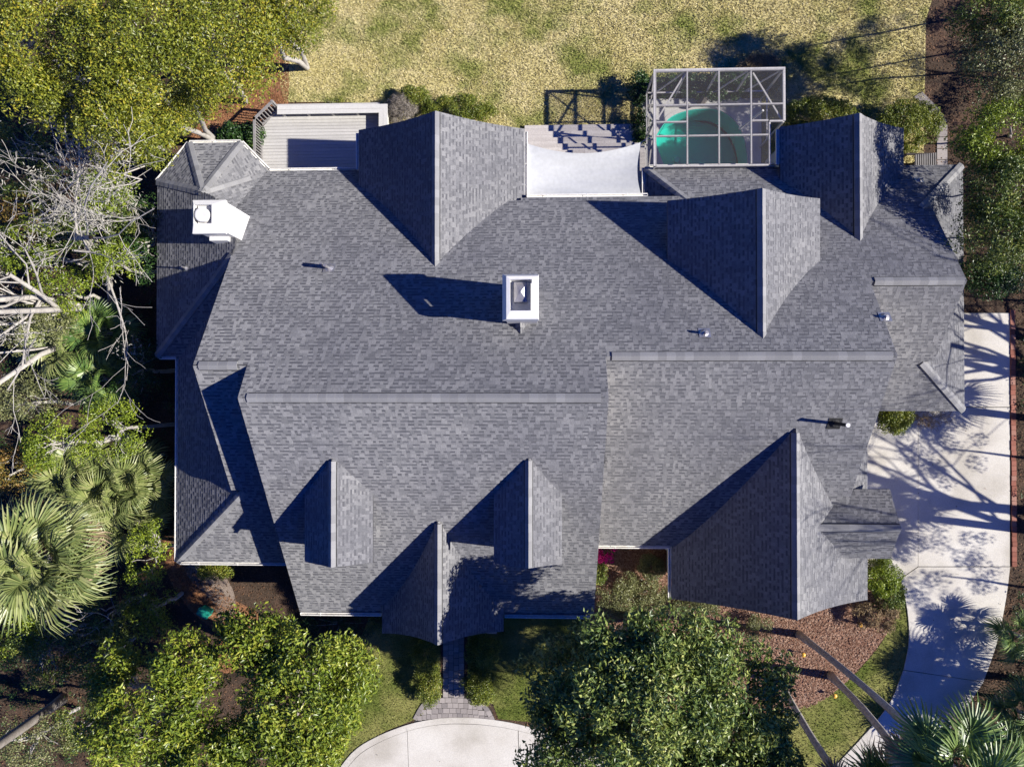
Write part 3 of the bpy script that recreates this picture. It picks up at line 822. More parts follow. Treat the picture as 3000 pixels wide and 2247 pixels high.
MB().poly([(XEE - .15, skT.y, 2.4), (XEE - .15, skT.y, plz(pES, 0, skT.y) - .16), (XEE - .15, yEE, zEE - .18), (XEE - .15, skN.y, plz(pN, 0, skN.y) - .16), (XEE - .15, skN.y, 2.4)]).build('gable_wall', M['cream'], house)
MB().poly([(XE1 - .12, y_s + .5, 2.7), (XE1 - .12, y_s + .5, plz(pS, 0, y_s + .5) - .16), (XE1 - .12, YM, 8.62), (XE1 - .12, yR, zR - .1), (XE1 - .12, yR, 4)]).build('gable_wall', M['cream'], house)
# dormer cheeks and fronts, each with a window
def dormer_body(dorm, px, xl, xr, vf, ztop, zpk):
    l = P(xl, vf, ztop).x + .45; r = P(xr, vf, ztop).x - .45; yf = P(px, vf, ztop).y + .22
    yb = yf + 2.2
    mb = MB(); zb = plz(pS, 0, yf) - .05
    mb.poly([(l, yf, zb), (r, yf, zb), (r, yf, ztop - .1), ((l + r) / 2, yf, zpk - .22), (l, yf, ztop - .1)])
    for x in (l, r): mb.poly([(x, yf, zb), (x, yf, ztop - .1), (x, yb, ztop - .1), (x, yb, zb)])
    mb.build('dormer_wall', M['white'], dorm)
    c = (l + r) / 2
    MB().box(c - .38, c + .38, yf - .05, yf - .01, zb + .35, ztop - .15).build('window', M['vent'], dorm)
dormer_body(d1, 972, 893, 1092, 1650, 6.5, 7.45)
dormer_body(d2, 1549, 1447, 1646, 1654, 6.5, 7.45)
# side walls of the raised north gable
l = P(1956, 588, 5.4).x + .35; r = P(2402, 582, 5.45).x - .35; yf = P(2230, 590, 5.4).y - .4
mb = MB()
for x in (l, r): mb.poly([(x, yf, 3), (x, yf, 5.25), (x, yf - 2.6, 5.25), (x, yf - 2.6, 3)])
mb.build('wall', M['cream'], house)
# front porch
for ux in (1180, 1415):
    p = P(ux, 1840, 2.9)
    MB().tube([(p.x, p.y + .6, .15), (p.x, p.y + .6, .5), (p.x, p.y + .6, 2.8)], [.16, .13, .12], 12).build('porch_column', M['white'], house)
MB().box(P(1140, 1800, 0).x, P(1455, 1800, 0).x, P(1290, 1850, 0).y, y_s + .4, .009, .16).build('porch_floor', M['patio'], house)

# gutters: open trough with strap hangers
hang = MB().box(-.012, .012, -.07, .07, -.004, .006).mesh('hanger', M['gutter'])
def gutter(a, b, out, w=.125, step=1.35, lab=None):
    a = Vector(a); b = Vector(b); o = Vector(out).normalized(); d = (b - a); L = d.length; d.normalize()
    mb = MB(); z = Vector((0, 0, 1))
    lo = -.11
    mb.slab([a, b, b + o * .02, a + o * .02], .12)
    mb.slab([a + o * (w - .034), b + o * (w - .034), b + o * w, a + o * w], .12)
    mb.slab([a + z * lo, b + z * lo, b + z * lo + o * (w - .01), a + z * lo + o * (w - .01)], .02)
    for e, s in ((a, 1), (b, -1)): mb.slab([e, e + d * .012 * s, e + d * .012 * s + o * w, e + o * w], .12)
    g = mb.build('gutter', M['gutter'], house)
    n = max(1, int(L / step)); ang = math.atan2(d.y, d.x)
    for i in range(n):
        p = a + d * (L * (i + .5) / n) + o * w / 2 + z * .004
        inst('hanger', hang, Matrix.Translation(p) @ Matrix.Rotation(ang, 4, 'Z'), g)
    return g
N_, S_, E_, W_ = (0, 1, 0), (0, -1, 0), (1, 0, 0), (-1, 0, 0)
def gl(p, q, o): gutter(p - Vector((0, 0, .02)), q - Vector((0, 0, .02)), o)
gl(Vector((c_e.x + .05, yd, plz(pN, 0, yd))), Vector((xg1l - .05, yd, plz(pN, 0, yd))), N_)
gl(Vector((xg1r + .1, ym_, plz(pN, 0, ym_))), Vector((hipx.x - .02, ym_, plz(pN, 0, ym_))), N_)
gl(P(1051, 390, 2.95), P(1051, 497, 2.95), W_)
gl(P(1537, 385, 3.2), P(1537, 574, 3.2), E_)
gl(c_w, c_nw, (c_nw - c_w).cross(Vector((0, 0, 1))) * -1)
gl(c_nw, c_n, N_)
gl(c_n, c_e, (c_e - c_n).cross(Vector((0, 0, 1))) * -1)
gl(Vector((hipx.x + .15, ye, hipx.z)), Vector((P(2266, 490, 2.3).x, ye, hipx.z)), N_)
gl(Vector((hipx.x, ye, hipx.z)), Vector((hipx.x, ym_ + .15, hipx.z)), W_)
gl(P(2284, 378, 2.95), P(2284, 482, 2.95), W_)
gl(Vector((XW + .05, y_s, 2.93)), Vector((P(1118, 1799, 2.9).x, y_s, 2.93)), S_)
gl(Vector((P(1478, 1799, 2.9).x, y_s, 2.93)), Vector((XE1 - .08, y_s, 2.93)), S_)
gl(Vector((xww + .1, y_ws, 3.0)), Vector((XW - .1, y_ws, 3.0)), S_)
gl(Vector((xww, y_ws, 3.0)), Vector((xww, yns - .1, 3.0)), W_)
gl(Vector((xnw + .1, yns, ZNW)), Vector((xww - .05, yns, ZNW)), S_)
gl(Vector((XE1 + .1, y_rs, plz(pRS, 0, y_rs))), Vector((P(1966, 1596, 2.75).x, y_rs, plz(pRS, 0, y_rs))), S_)
gl(P(1967, 1602, 2.8), P(1967, 1752, 2.8), W_)

# downpipes on the garage side wall
gx = P(1969, 1700, 2.8).x + .27
MB().tube([(gx - .05, -6.95, 2.6), (gx - .06, -7.0, .1)], [.045, .045], 8).build('downpipe', M['gutter'], house)
MB().box(gx - .12, gx - .005, -7.75, -7.35, .8, 1.5).build('meter_box', M['metal'], house)

# chimneys
def ring(mb, x0, x1, y0, y1, ix0, ix1, iy0, iy1, z0, z1):
    o0 = [(x0, y0, z0), (x1, y0, z0), (x1, y1, z0), (x0, y1, z0)]; i0 = [(ix0, iy0, z1), (ix1, iy0, z1), (ix1, iy1, z1), (ix0, iy1, z1)]
    for j in range(4):
        k = (j + 1) % 4; mb.poly([o0[j], o0[k], i0[k], i0[j]])
x0, x1 = P(572, 600, 6.3).x, P(654, 600, 6.3).x
y1, y0 = P(600, 588, 6.3).y, P(600, 677, 6.3).y
ch1 = MB().box(x0, x1, y0, y1, 1.5, 6.1).build('chimney', M['white'], house)
crown = MB()
ring(crown, x0 - .14, x1 + .05, y0 - .08, y1 + .04, x0 - .14, x1 + .05, y0 - .08, y1 + .04, 6.08, 6.22)
hx0, hx1, hy0, hy1 = P(567, 630, 6.3).x, P(620, 630, 6.3).x, P(595, 655, 6.3).y, P(595, 600, 6.3).y
ring(crown, x0 - .14, x1 + .05, y0 - .08, y1 + .04, hx0, hx1, hy0, hy1, 6.22, 6.3)
ring(crown, hx0, hx1, hy0, hy1, hx0, hx1, hy0, hy1, 6.3, 5.9)
crown.poly([(hx0, hy0, 5.92), (hx1, hy0, 5.92), (hx1, hy1, 5.92), (hx0, hy1, 5.92)])
crown.build('chimney_crown', M['white'], ch1)
cx, cy = (hx0 + hx1) / 2 - .02, (hy0 + hy1) / 2 - .02
fl = MB().tube([(cx, cy, 5.93), (cx, cy, 6.32)], [.27, .27], 24, cap=False)
fl.tube([(cx, cy, 6.32), (cx, cy, 6.33)], [.27, .23], 24, cap=False)
fl.tube([(cx, cy, 6.33), (cx, cy, 6.27)], [.23, .225], 24, cap=True)
fl.build('flue_cap', M['white'], ch1)
# projecting lower shoulder of the west chimney
MB().box(x0 + .1, x1 - .25, y0 - .16, y0 - .002, 1.5, 5.4).build('chimney_shoulder', M['white'], ch1)

zc = 8.98
x0, x1 = P(1480, 870, zc).x, P(1574, 870, zc).x
y1, y0 = P(1526, 806, zc).y, P(1526, 932, zc).y
ch2 = MB().box(x0, x1, y0, y1, 3.5, 8.46).build('chimney', M['white'], house)
post = MB().box(-.09, .09, -.09, .09, 0, .18)
pm = post.mesh('cap_post', M['white'])
for px in (x0 + .1, x1 - .1):
    for py in (y0 + .1, y1 - .1):
        inst('cap_post', pm, Matrix.Translation((px, py, 8.46)), ch2)
cr = MB()
a0, a1, b0, b1 = x0 - .1, x1 + .05, y0 - .06, y1 + .06
ox0, ox1, oy0, oy1 = P(1494, 870, zc + .1).x, P(1558, 870, zc + .1).x, P(1526, 910, zc + .1).y, P(1526, 818, zc + .1).y
mx0, mx1, my0, my1 = a0 + .14, a1 - .02, b0 + .02, b1 - .1
ring(cr, a0, a1, b0, b1, a0, a1, b0, b1, 8.64, 8.8)
ring(cr, a0, a1, b0, b1, mx0, mx1, my0, my1, 8.8, 9.04)
ring(cr, mx0, mx1, my0, my1, ox0, ox1, oy0, oy1, 9.04, 9.06)
ring(cr, ox0, ox1, oy0, oy1, ox0, ox1, oy0, oy1, 9.06, 8.64)
ring(cr, a0, a1, b0, b1, ox0, ox1, oy0, oy1, 8.641, 8.641)
cr.build('chimney_crown', M['white'], ch2)
fx0, fx1, fy0, fy1 = P(1506, 870, 8.9).x, P(1546, 870, 8.9).x, P(1526, 884, 8.9).y, P(1526, 826, 8.9).y
fc = MB(); fm = ((fx0 + fx1) / 2, (fy0 + fy1) / 2)
for j, (p, q) in enumerate((((fx0, fy0), (fx1, fy0)), ((fx1, fy0), (fx1, fy1)), ((fx1, fy1), (fx0, fy1)), ((fx0, fy1), (fx0, fy0)))):
    fc.poly([(*p, 8.84), (*q, 8.84), (*fm, 8.96)])
    fc.poly([(*p, 8.46), (*q, 8.46), (*q, 8.84), (*p, 8.84)])
fc.build('flue_cap', M['metal'], ch2)

# plumbing vents
def vent_pipe(u, v, pl, h, r=.04, lean=(0, 0), flash=True, mat='metal', top=False):
    p = PL(u, v, pl); mb = MB()
    q = p + Vector((lean[0], lean[1], h))
    mb.tube([p - Vector((0, 0, .05)), q], [r, r], 10)
    n = Vector((-pl[1], -pl[2], 1)).normalized()
    if flash:
        mb.tube([p + n * .02, p + n * .09 ], [r * 3.2, r * 1.3], 10)
        e = Vector((1, 0, 0)); e = (e - n * e.dot(n)).normalized(); f = n.cross(e)
        w = r * 4
        mb.poly([p + e * w + f * w + n * .022, p - e * w + f * w + n * .022, p - e * w - f * w + n * .022, p + e * w - f * w + n * .022])
    o = mb.build('vent_pipe', M[mat], house)
    if top: MB().tube([q, q + Vector((0, 0, .03))], [r * 1.25, r * 1.25], 10).build('pipe_cap', M['white'], o)
    return o
vent_pipe(965, 786, pN, .62, .055); vent_pipe(952, 780, pN, .5, .05, flash=False)
vent_pipe(546, 786, pNW, .35, .035)
vent_pipe(2064, 976, pN, .32, .05)
vent_pipe(2592, 929, pN, .2, .05)
vent_pipe(2692, 529, pN, .25, .04)
vent_pipe(2444, 1240, pRS, .95, .06, (.05, -.02), mat='vent', top=True)
p = PL(1773, 1335, pRS)
MB().box(XE1 - .02, XE1 + .12, p.y - .18, p.y + .18, p.z + .1, p.z + .95).build('wall_vent', M['vent'], house)

# ------------------------------------------------------------------ timber deck, bench and railing
ZD = .42
deck = thing('timber_deck', 'white timber deck of long boards with a fixed bench beside the left gable', 'deck', P(920, 420, 0))
xr = P(1112, 400, ZD).x
yb0, yb1 = P(900, 510, ZD).y, P(900, 312, ZD).y
def deck_left(y):
    yc = P(900, 372, ZD).y
    xl = P(768, 420, ZD).x
    if y <= yc: return xl
    x_top = P(812, 325, ZD).x; yt_ = P(900, 325, ZD).y
    return xl + (x_top - xl) * min(1.0, (y - yc) / (yt_ - yc))
y = yb0
while y < yb1:
    w = .142
    MB().prism([(deck_left(y + .004), y + .004), (xr, y + .004), (xr, y + w - .004), (deck_left(y + w - .004), y + w - .004)], ZD - .03, ZD).build('board', M['deckwood'], deck)
    y += w + .004
MB().box(P(770, 400, .3).x, xr - .02, yb0, yb0 + .04, .01, ZD - .035).build('skirt_board', M['deckwood'], deck)
MB().box(P(815, 400, .3).x, xr - .02, yb1 - .04, yb1 - .005, .01, ZD - .035).build('skirt_board', M['deckwood'], deck)
MB().box(xr - .06, xr - .02, yb0 + .05, yb1 - .05, .01, ZD - .035).build('skirt_board', M['deckwood'], deck)
# L-shaped bench: mitred boards on uprights
ZB = .9
bxo, byo = P(1135, 305, ZB).x, P(1135, 305, ZB).y
bxl = P(812, 305, ZB).x; ye0 = P(900, 420, ZB).y
bw = .19
for k in range(2):
    o = k * (bw + .008)
    MB().prism([(bxl, byo - o), (bxo - o, byo - o), (bxo - o - bw, byo - o - bw), (bxl, byo - o - bw)], ZB - .045, ZB).build('bench_board', M['benchwood'], deck)
    MB().prism([(bxo - o, byo - o - .004), (bxo - o, ye0), (bxo - o - bw, ye0), (bxo - o - bw, byo - o - bw - .004)], ZB - .045, ZB).build('bench_board', M['benchwood'], deck)
for i in range(5):
    x = bxl + .15 + i * (bxo - bxl - .5) / 4
    MB().box(x, x + .09, byo - .32, byo - .08, .02, ZB - .05).build('bench_leg', M['benchwood'], deck)
MB().box(bxl + .05, bxo - .05, byo - .07, byo - .03, ZD, ZB - .05).build('bench_back', M['benchwood'], deck)
MB().box(bxo - .07, bxo - .03, ye0, byo - .08, ZD, ZB - .05).build('bench_back', M['benchwood'], deck)
# railing
ZT = 1.3
def rail(p0, p1, n):
    a, b = Vector(p0), Vector(p1)
    MB().beam(a + Vector((0, 0, ZT)), b + Vector((0, 0, ZT)), .11, .04).build('top_rail', M['railwood'], deck)
    MB().beam(a + Vector((0, 0, ZD + .1)), b + Vector((0, 0, ZD + .1)), .09, .05).build('bottom_rail', M['railwood'], deck)
    for i in range(n):
        q = a.lerp(b, (i + .5) / n)
        MB().beam(q + Vector((0, 0, ZD + .12)), q + Vector((0, 0, ZT - .025)), .04, .04).build('baluster', M['railwood'], deck)
    for q in (a, b):
        MB().beam(q + Vector((0, 0, 0)), q + Vector((0, 0, ZT + .06)), .1, .1).build('rail_post', M['railwood'], deck)
rc = P(745, 348, ZT); rs = P(746, 466, ZT); rn = P(797, 298, ZT)
for q in (rc, rs, rn): q.z = 0
rail(rs, rc, 14); rail(rc, rn, 7)

# ------------------------------------------------------------------ timber steps and shade sail
steps = thing('timber_steps', 'wide weathered timber steps going down to the lawn beside the white sail', 'steps', P(1700, 400, 0))
xa, xb = P(1537, 400, .3).x, P(1886, 400, .3).x
yv = P(1700, 366, .15).y
for i in range(5):
    z = .16 + i * .14; y1_ = yv - i * .335
    for k in range(2):
        a = xa + (.35 if False else 0)
        cut = [(-1.3, .9), (-.6, 1.6), (.2, .9), (-.9, .5), (0, 0)][i][k]
        xm_ = (xa + xb) / 2 + cut
        for (l_, r_) in ((xa, xm_ - .003), (xm_ + .003, xb)):
            MB().box(l_, r_, y1_ - .165 * (k + 1) + .004, y1_ - .165 * k, z - .04, z).build('tread_board', M['stepwood'], steps)
    MB().box(xa + .01, xb - .01, y1_ - .06, y1_ - .03, .0, z - .042).build('riser', M['stepwood'], steps)
land_y = yv - 5 * .335
for i in range(11):
    MB().box(xa, xb, land_y - (i + 1) * .16 + .006, land_y - i * .16, .68, .72).build('landing_board', M['stepwood'], steps)
# sail: hyperbolic cloth with hollow edges, corners tied off
sc_ = [P(1541, 420, 3.1), P(1881, 416, 2.7), P(1878, 571, 2.75), P(1542, 572, 3.05)]
n = 22; V = []; F = []
for j in range(n + 1):
    for i in range(n + 1):
        s, t = i / n, j / n
        p = (sc_[0] * (1 - s) + sc_[1] * s) * (1 - t) + (sc_[3] * (1 - s) + sc_[2] * s) * t
        hN = 4 * s * (1 - s) * (1 - t); hE = 4 * t * (1 - t) * s; hS = 4 * s * (1 - s) * t; hW = 4 * t * (1 - t) * (1 - s)
        p = p + Vector((-.17 * hE + .05 * hW, -.44 * hN + .03 * hS, -.22 * 16 * s * (1 - s) * t * (1 - t) + .012 * math.sin(9 * s + 4 * t) + .01 * math.sin(23 * t - 6 * s)))
        V.append(p)
for j in range(n):
    for i in range(n):
        a = j * (n + 1) + i; F.append((a, a + 1, a + n + 2, a + n + 1))
sail = add('shade_sail', V, F, M['sailcloth'], smooth=True, label='off-white rectangular cloth sail stretched between the gable and the pool cage', cat='shade sail')
for p, q in ((sc_[1], sc_[1] + Vector((.35, .18, .05))), (sc_[0], sc_[0] + Vector((-.12, .02, 0)))):
    MB().tube([p, q], [.012, .012], 6).build('tie_rope', M['white'], sail)

# ------------------------------------------------------------------ pool, patio and screen cage
ZC = 3.0
tl, tr_ = P(1918, 209, ZC), P(2296, 209, ZC)
xL, xR, yT = tl.x, tr_.x, tl.y
yB = P(2100, 486, ZC).y; xNn = P(2254, 400, ZC).x; yNn = P(2100, 358, ZC).y
patio = sheet('pool_patio', [(xL - .05, yT + .02), (xR + .05, yT + .02), (xR + .05, ye - 1.5), (xL - .05, ye - 1.5)], .02, M['patio'], [POOL])
# pool basin
mb = MB(); pp = [(p.x, p.y) for p in POOL]
cxp = sum(p[0] for p in pp) / len(pp); cyp = sum(p[1] for p in pp) / len(pp)
for i in range(len(pp)):
    a, b_ = pp[i], pp[(i + 1) % len(pp)]
    mb.poly([(*a, .03), (*b_, .03), (*b_, -1.35), (*a, -1.35)])
pts, tris = tess(POOL); nb = len(mb.v)
mb.v += [(p.x, p.y, -1.35 - .25 * (p.x > cxp)) for p in pts]; mb.f += [tuple(nb + i for i in t) for t in tris]
pool = mb.build('pool_basin', M['plaster'], kind='structure')
MB().tube([(P(1983, 468, -1.3).x, P(1983, 468, -1.3).y, -1.36), (P(1983, 468, -1.3).x, P(1983, 468, -1.3).y, -1.3)], [.16, .13], 16).build('drain_cover', M['white'], pool)
for k, wd in ((0, .5), (1, .28)):
    ang = np.linspace(2.2, 3.9, 10)
sheet('pool_water', POOL, -.1, M['water'])
# coping
cop = MB()
for i in range(len(pp)):
    a = Vector((*pp[i], 0)); b_ = Vector((*pp[(i + 1) % len(pp)], 0)); c0 = Vector((cxp, cyp, 0))
    oa = a + (a - c0).normalized() * .16; ob = b_ + (b_ - c0).normalized() * .16
    cop.poly([a + Vector((0, 0, .034)), b_ + Vector((0, 0, .034)), ob + Vector((0, 0, .034)), oa + Vector((0, 0, .034))])
    cop.poly([a + Vector((0, 0, .034)), b_ + Vector((0, 0, .034)), b_ - Vector((0, 0, .02)), a - Vector((0, 0, .02))])
cop.build('pool_coping', M['patio'], patio)
# low wall seat at the back of the pool
lw_ = MB().box(xL + .1, xR - .95, P(2100, 304, .4).y, P(2100, 288, .4).y, .021, .42).build('pool_wall', M['patio'], label='low pale masonry seat wall along the back of the pool', cat='wall')
cage = thing('pool_cage', 'white framed screen cage over the swimming pool with a flat meshed roof', 'pool enclosure', (xL, yT, 0))
BW = .065
def cb(a, b, w=BW, h=.1, name='beam'): return MB().beam(a, b, w, h).build(name, M['alu'], cage)
def v3(x, y, z): return Vector((x, y, z))
cb(v3(xL - .05, yT, ZC), v3(xR + .05, yT, ZC), .11); cb(v3(xL, yB, ZC), v3(xL, yT - .06, ZC), .11); cb(v3(xR, yNn, ZC), v3(xR, yT - .06, ZC), .1)
cb(v3(xNn, yNn, ZC), v3(xR - .06, yNn, ZC)); cb(v3(xNn, yB, ZC), v3(xNn, yNn - .05, ZC)); cb(v3(xL + .06, yB, ZC), v3(xNn - .05, yB, ZC))
vx = [P(u, 300, ZC).x for u in (2013, 2106, 2200)]
hy = [P(2100, v, ZC).y for v in (308, 398)]
for x in vx: cb(v3(x, yB + .05, ZC), v3(x, yT - .06, ZC), .055)
ze = ZC + .004
cols = [xL] + vx + [xR]
for k in range(4):
    a, b_ = cols[k] + .045, cols[k + 1] - .045
    cb(v3(a, hy[0], ze), v3(b_, hy[0], ze), .055)
    cb(v3(a, hy[1], ze), v3(min(b_, xNn - .05) if k == 3 else b_, hy[1], ze), .055)
ym2 = P(2100, 357, ZC).y
cb(v3(xL + .06, ym2, ze), v3(vx[0] - .04, ym2, ze), .06); cb(v3(vx[2] + .04, ym2 + .01, ze), v3(xNn - .05, ym2 + .01, ze), .06)
cb(P(2008, 215, ZC - .09), P(1925, 352, ZC - .09), .06, .06, 'brace'); cb(P(2206, 215, ZC - .09), P(2290, 352, ZC - .09), .06, .06, 'brace')
# posts
for x, y in [(xL, yT), (xL, (yT + yB) / 2), (xL, yB), (xR, yT), (xR, yNn), (xNn, yB + .2)] + [(x, yT) for x in vx]:
    cb(v3(x, y - .001, .02), v3(x, y - .001, ZC - .052), .07, .07, 'post')
for z in (.95, .12):
    cb(v3(xL + .05, yT - .002, z), v3(xR - .05, yT - .002, z), .05, .06, 'rail'); cb(v3(xL - .002, yB, z), v3(xL - .002, yT - .05, z), .05, .06, 'rail')
    cb(v3(xR - .002, yNn, z), v3(xR - .002, yT - .05, z), .05, .06, 'rail')
for y0_, y1_ in ((yB, (yT + yB) / 2), ((yT + yB) / 2, yT)):
    cb(v3(xL + .003, y0_ + .05, 1.0), v3(xL + .003, y1_ - .05, ZC - .1), .05, .05, 'brace')
for a, b_ in ((xL, vx[0]), (vx[1], vx[2]), (vx[2], xR)):
    cb(v3(a + .05, yT + .003, .2), v3(b_ - .05, yT + .003, ZC - .1), .05, .05, 'brace')
def panel(pts): MB().poly(pts).build('screen_panel', M['screen'], cage)
rowsy = [yB, hy[1], hy[0], yT]
for i in range(4):
    for j in range(3):
        x0_, x1_ = cols[i], cols[i + 1]; y0_, y1_ = rowsy[j], rowsy[j + 1]
        if i == 3 and j == 0: x1_ = xNn
        if i == 3 and j == 1:
            panel([v3(x0_, yNn, ZC + .06), v3(x1_, yNn, ZC + .06), v3(x1_, y1_, ZC + .06), v3(x0_, y1_, ZC + .06)])
            panel([v3(x0_, y0_, ZC + .06), v3(xNn, y0_, ZC + .06), v3(xNn, yNn, ZC + .06), v3(x0_, yNn, ZC + .06)]); continue
        panel([v3(x0_, y0_, ZC + .06), v3(x1_, y0_, ZC + .06), v3(x1_, y1_, ZC + .06), v3(x0_, y1_, ZC + .06)])
for i in range(4): panel([v3(cols[i], yT + .04, .1), v3(cols[i + 1], yT + .04, .1), v3(cols[i + 1], yT + .04, ZC), v3(cols[i], yT + .04, ZC)])
for a, b_ in ((yB, (yT + yB) / 2), ((yT + yB) / 2, yT)): panel([v3(xL - .04, a, .1), v3(xL - .04, b_, .1), v3(xL - .04, b_, ZC), v3(xL - .04, a, ZC)])
panel([v3(xR + .04, yNn, .1), v3(xR + .04, yT, .1), v3(xR + .04, yT, ZC), v3(xR + .04, yNn, ZC)])
# white pole leaning over the pool edge
a, b_ = P(2166, 378, .45), P(2236, 324, 2.2)
pole = MB().tube([a, b_], [.045, .045], 8).build('pool_pole', M['white'], label='white pole slanting across the right side of the pool', cat='pole')
# driftwood stump ornament on the seat wall
q = P(2063, 290, .43)
orn = MB()
orn.tube([q + v3(-.16, -.22, -.02), q + v3(-.05, -.05, .3), q + v3(.12, .2, .45), q + v3(.2, .28, .6)], [.2, .17, .15, .08], 7)
orn.tube([q + v3(-.05, -.02, .25), q + v3(.25, -.05, .42)], [.1, .04], 6)
orn.build('driftwood_ornament', M['driftwood'], label='grey gnarled driftwood ornament standing on the pool seat wall', cat='ornament')

# ------------------------------------------------------------------ small yard objects
# green utility box
q = P(610, 1786, 0); ubx = thing('utility_box', 'green plastic utility box with a rounded lid on bare sandy soil', 'utility box', q)
def rrect(w, h, r, k=4):
    out = []
    for cx_, cy_, a0_ in ((w - r, h - r, 0), (-w + r, h - r, 90), (-w + r, -h + r, 180), (w - r, -h + r, 270)):
        for i in range(k + 1):
            t = rad(a0_ + 90 * i / k); out.append((cx_ + r * math.cos(t), cy_ + r * math.sin(t)))
    return out
rot = Matrix.Rotation(rad(-28), 2)
def rp(w, h, r): return [(q.x + (rot @ Vector(p)).x, q.y + (rot @ Vector(p)).y) for p in rrect(w, h, r)]
MB().prism(rp(.25, .16, .05), .005, .45).build('body', M['green'], ubx)
MB().prism(rp(.28, .19, .07), .451, .5).build('lid', M['green'], ubx)
# bed lights
for (u, v), lb in (((2511, 1822), 'amber bed light nearest the garage corner'), ((2345, 1909), 'amber bed light between the upper two palm trunks'), ((2436, 2028), 'amber bed light at the lower edge of the mulch bed')):
    q = P(u, v, 0); t = thing('bed_light', lb, 'garden light', q, 'bed lights in the mulch bed')
    MB().tube([q, q + v3(0, 0, .28)], [.018, .018], 8).build('stake', M['vent'], t)
    MB().tube([q + v3(0, 0, .28), q + v3(0, 0, .36)], [.05, .07], 10).build('lamp', M['amber'], t)
    MB().tube([q + v3(0, 0, .361), q + v3(0, 0, .39), q + v3(0, 0, .42)], [.1, .07, .01], 12).build('hood', M['amber'], t)
# slatted gate by the right gable
q = P(2700, 470, 0); gate = thing('slatted_gate', 'dark timber slatted gate panel beside the hedge at the back right gable', 'gate', q)
ZG = 1.5
for i in range(10):
    p = P(2664 + i * 6.2, 489, 1.0)
    x = p.x
    MB().beam(v3(x, P(2690, 492, ZG).y, ZG), v3(x, P(2690, 455 - .6 * i, ZG).y, ZG), .045, .1).build('slat', M['railwood'], gate)
xg0, xg1_ = P(2655, 470, 1.4).x, P(2724, 470, 1.4).x
for vv, nm in ((490, 'crossbar'), (452, 'crossbar')):
    y = P(2690, vv, 1.4).y
    MB().beam(v3(xg0, y, 1.4), v3(xg1_, y, 1.4), .08, .08).build('crossbar', M['darkwood'], gate)
    for x in (xg0, xg1_): MB().beam(v3(x, y, 0), v3(x, y, 1.36), .09, .09).build('gate_post', M['darkwood'], gate)
# white slatted cabinet by the garage
q = P(2560, 1232, 0); cab = thing('slatted_cabinet', 'pale slatted cabinet tucked under the roof edge left of the round bush', 'cabinet', q)
xa_, xb_ = P(2540, 1230, 1.0).x, P(2572, 1230, 1.0).x; ya_, yb_ = P(2556, 1248, 1.0).y, P(2556, 1212, 1.0).y
MB().box(xa_ + .02, xb_ - .02, ya_ + .02, yb_ - .02, .05, .93).build('body', M['railwood'], cab)
for i in range(4):
    w = (xb_ - xa_) / 4
    MB().box(xa_ + i * w + .008, xa_ + (i + 1) * w - .008, ya_, yb_, .932, .98).build('slat', M['alu'], cab)

# ------------------------------------------------------------------ foliage
def unit(v): return v / np.maximum(np.linalg.norm(v, axis=-1, keepdims=True), 1e-9)
def leaf_mesh(pos, nrm, L, Wd, jitter=.7, up=.25, fold=.18, rng=RNG):
    n = len(pos)
    L = L * (.65 + .7 * rng.random(n))[:, None]; Wd = Wd * (.7 + .6 * rng.random(n))[:, None]
    nl = unit(nrm * (1 - jitter * .5) + rng.normal(size=(n, 3)) * jitter + np.array([0, 0, up]))
    d = unit(np.cross(nl, rng.normal(size=(n, 3))))
    s = np.cross(nl, d)
    p0 = pos - d * L * .5
    V = np.stack([p0, p0 + d * L * .45 + s * Wd * .5 + nl * fold * Wd, p0 + d * L, p0 + d * L * .45 - s * Wd * .5 + nl * fold * Wd], axis=1)
    F = np.arange(n * 4, dtype=np.int32).reshape(-1, 4)
    return V.reshape(-1, 3), F
def clump_points(c, r, n, rng=RNG, under=.3, flat=.75):
    """points in the outer shell of a leaf clump"""
    d = unit(rng.normal(size=(n, 3)))
    low = d[:, 2] < -under
    d[low, 2] *= -1
    rr = (.45 + .55 * rng.random(n) ** .6)[:, None]
    p = np.array(c) + d * rr * np.array([r, r, r * flat])
    return p, d
def crown_clumps(center, rx, ry, rz, n, rmin, rmax, rng=RNG, inner=.5):
    out = []
    for _ in range(n):
        d = unit(rng.normal(size=3)); d[2] = abs(d[2]) * 1.0 - .22
        k = inner + (1 - inner) * rng.random() ** .5
        out.append((np.array(center) + d * k * np.array([rx, ry, rz]), rng.uniform(rmin, rmax)))
    return out
def branch_to(mb, a, b, r0, r1, wob=.12, k=5, seg=4, rng=RNG):
    a = np.array(a, float); b = np.array(b, float); pts = []; L = np.linalg.norm(b - a)
    for i in range(seg + 1):
        t = i / seg
        p = a + (b - a) * t + (rng.normal(size=3) * wob * L * math.sin(math.pi * t) * .5)
        p[2] += math.sin(math.pi * t) * L * .06
        pts.append(p)
    mb.tube(pts, [r0 + (r1 - r0) * i / seg for i in range(seg + 1)], k, cap=False)
    return pts
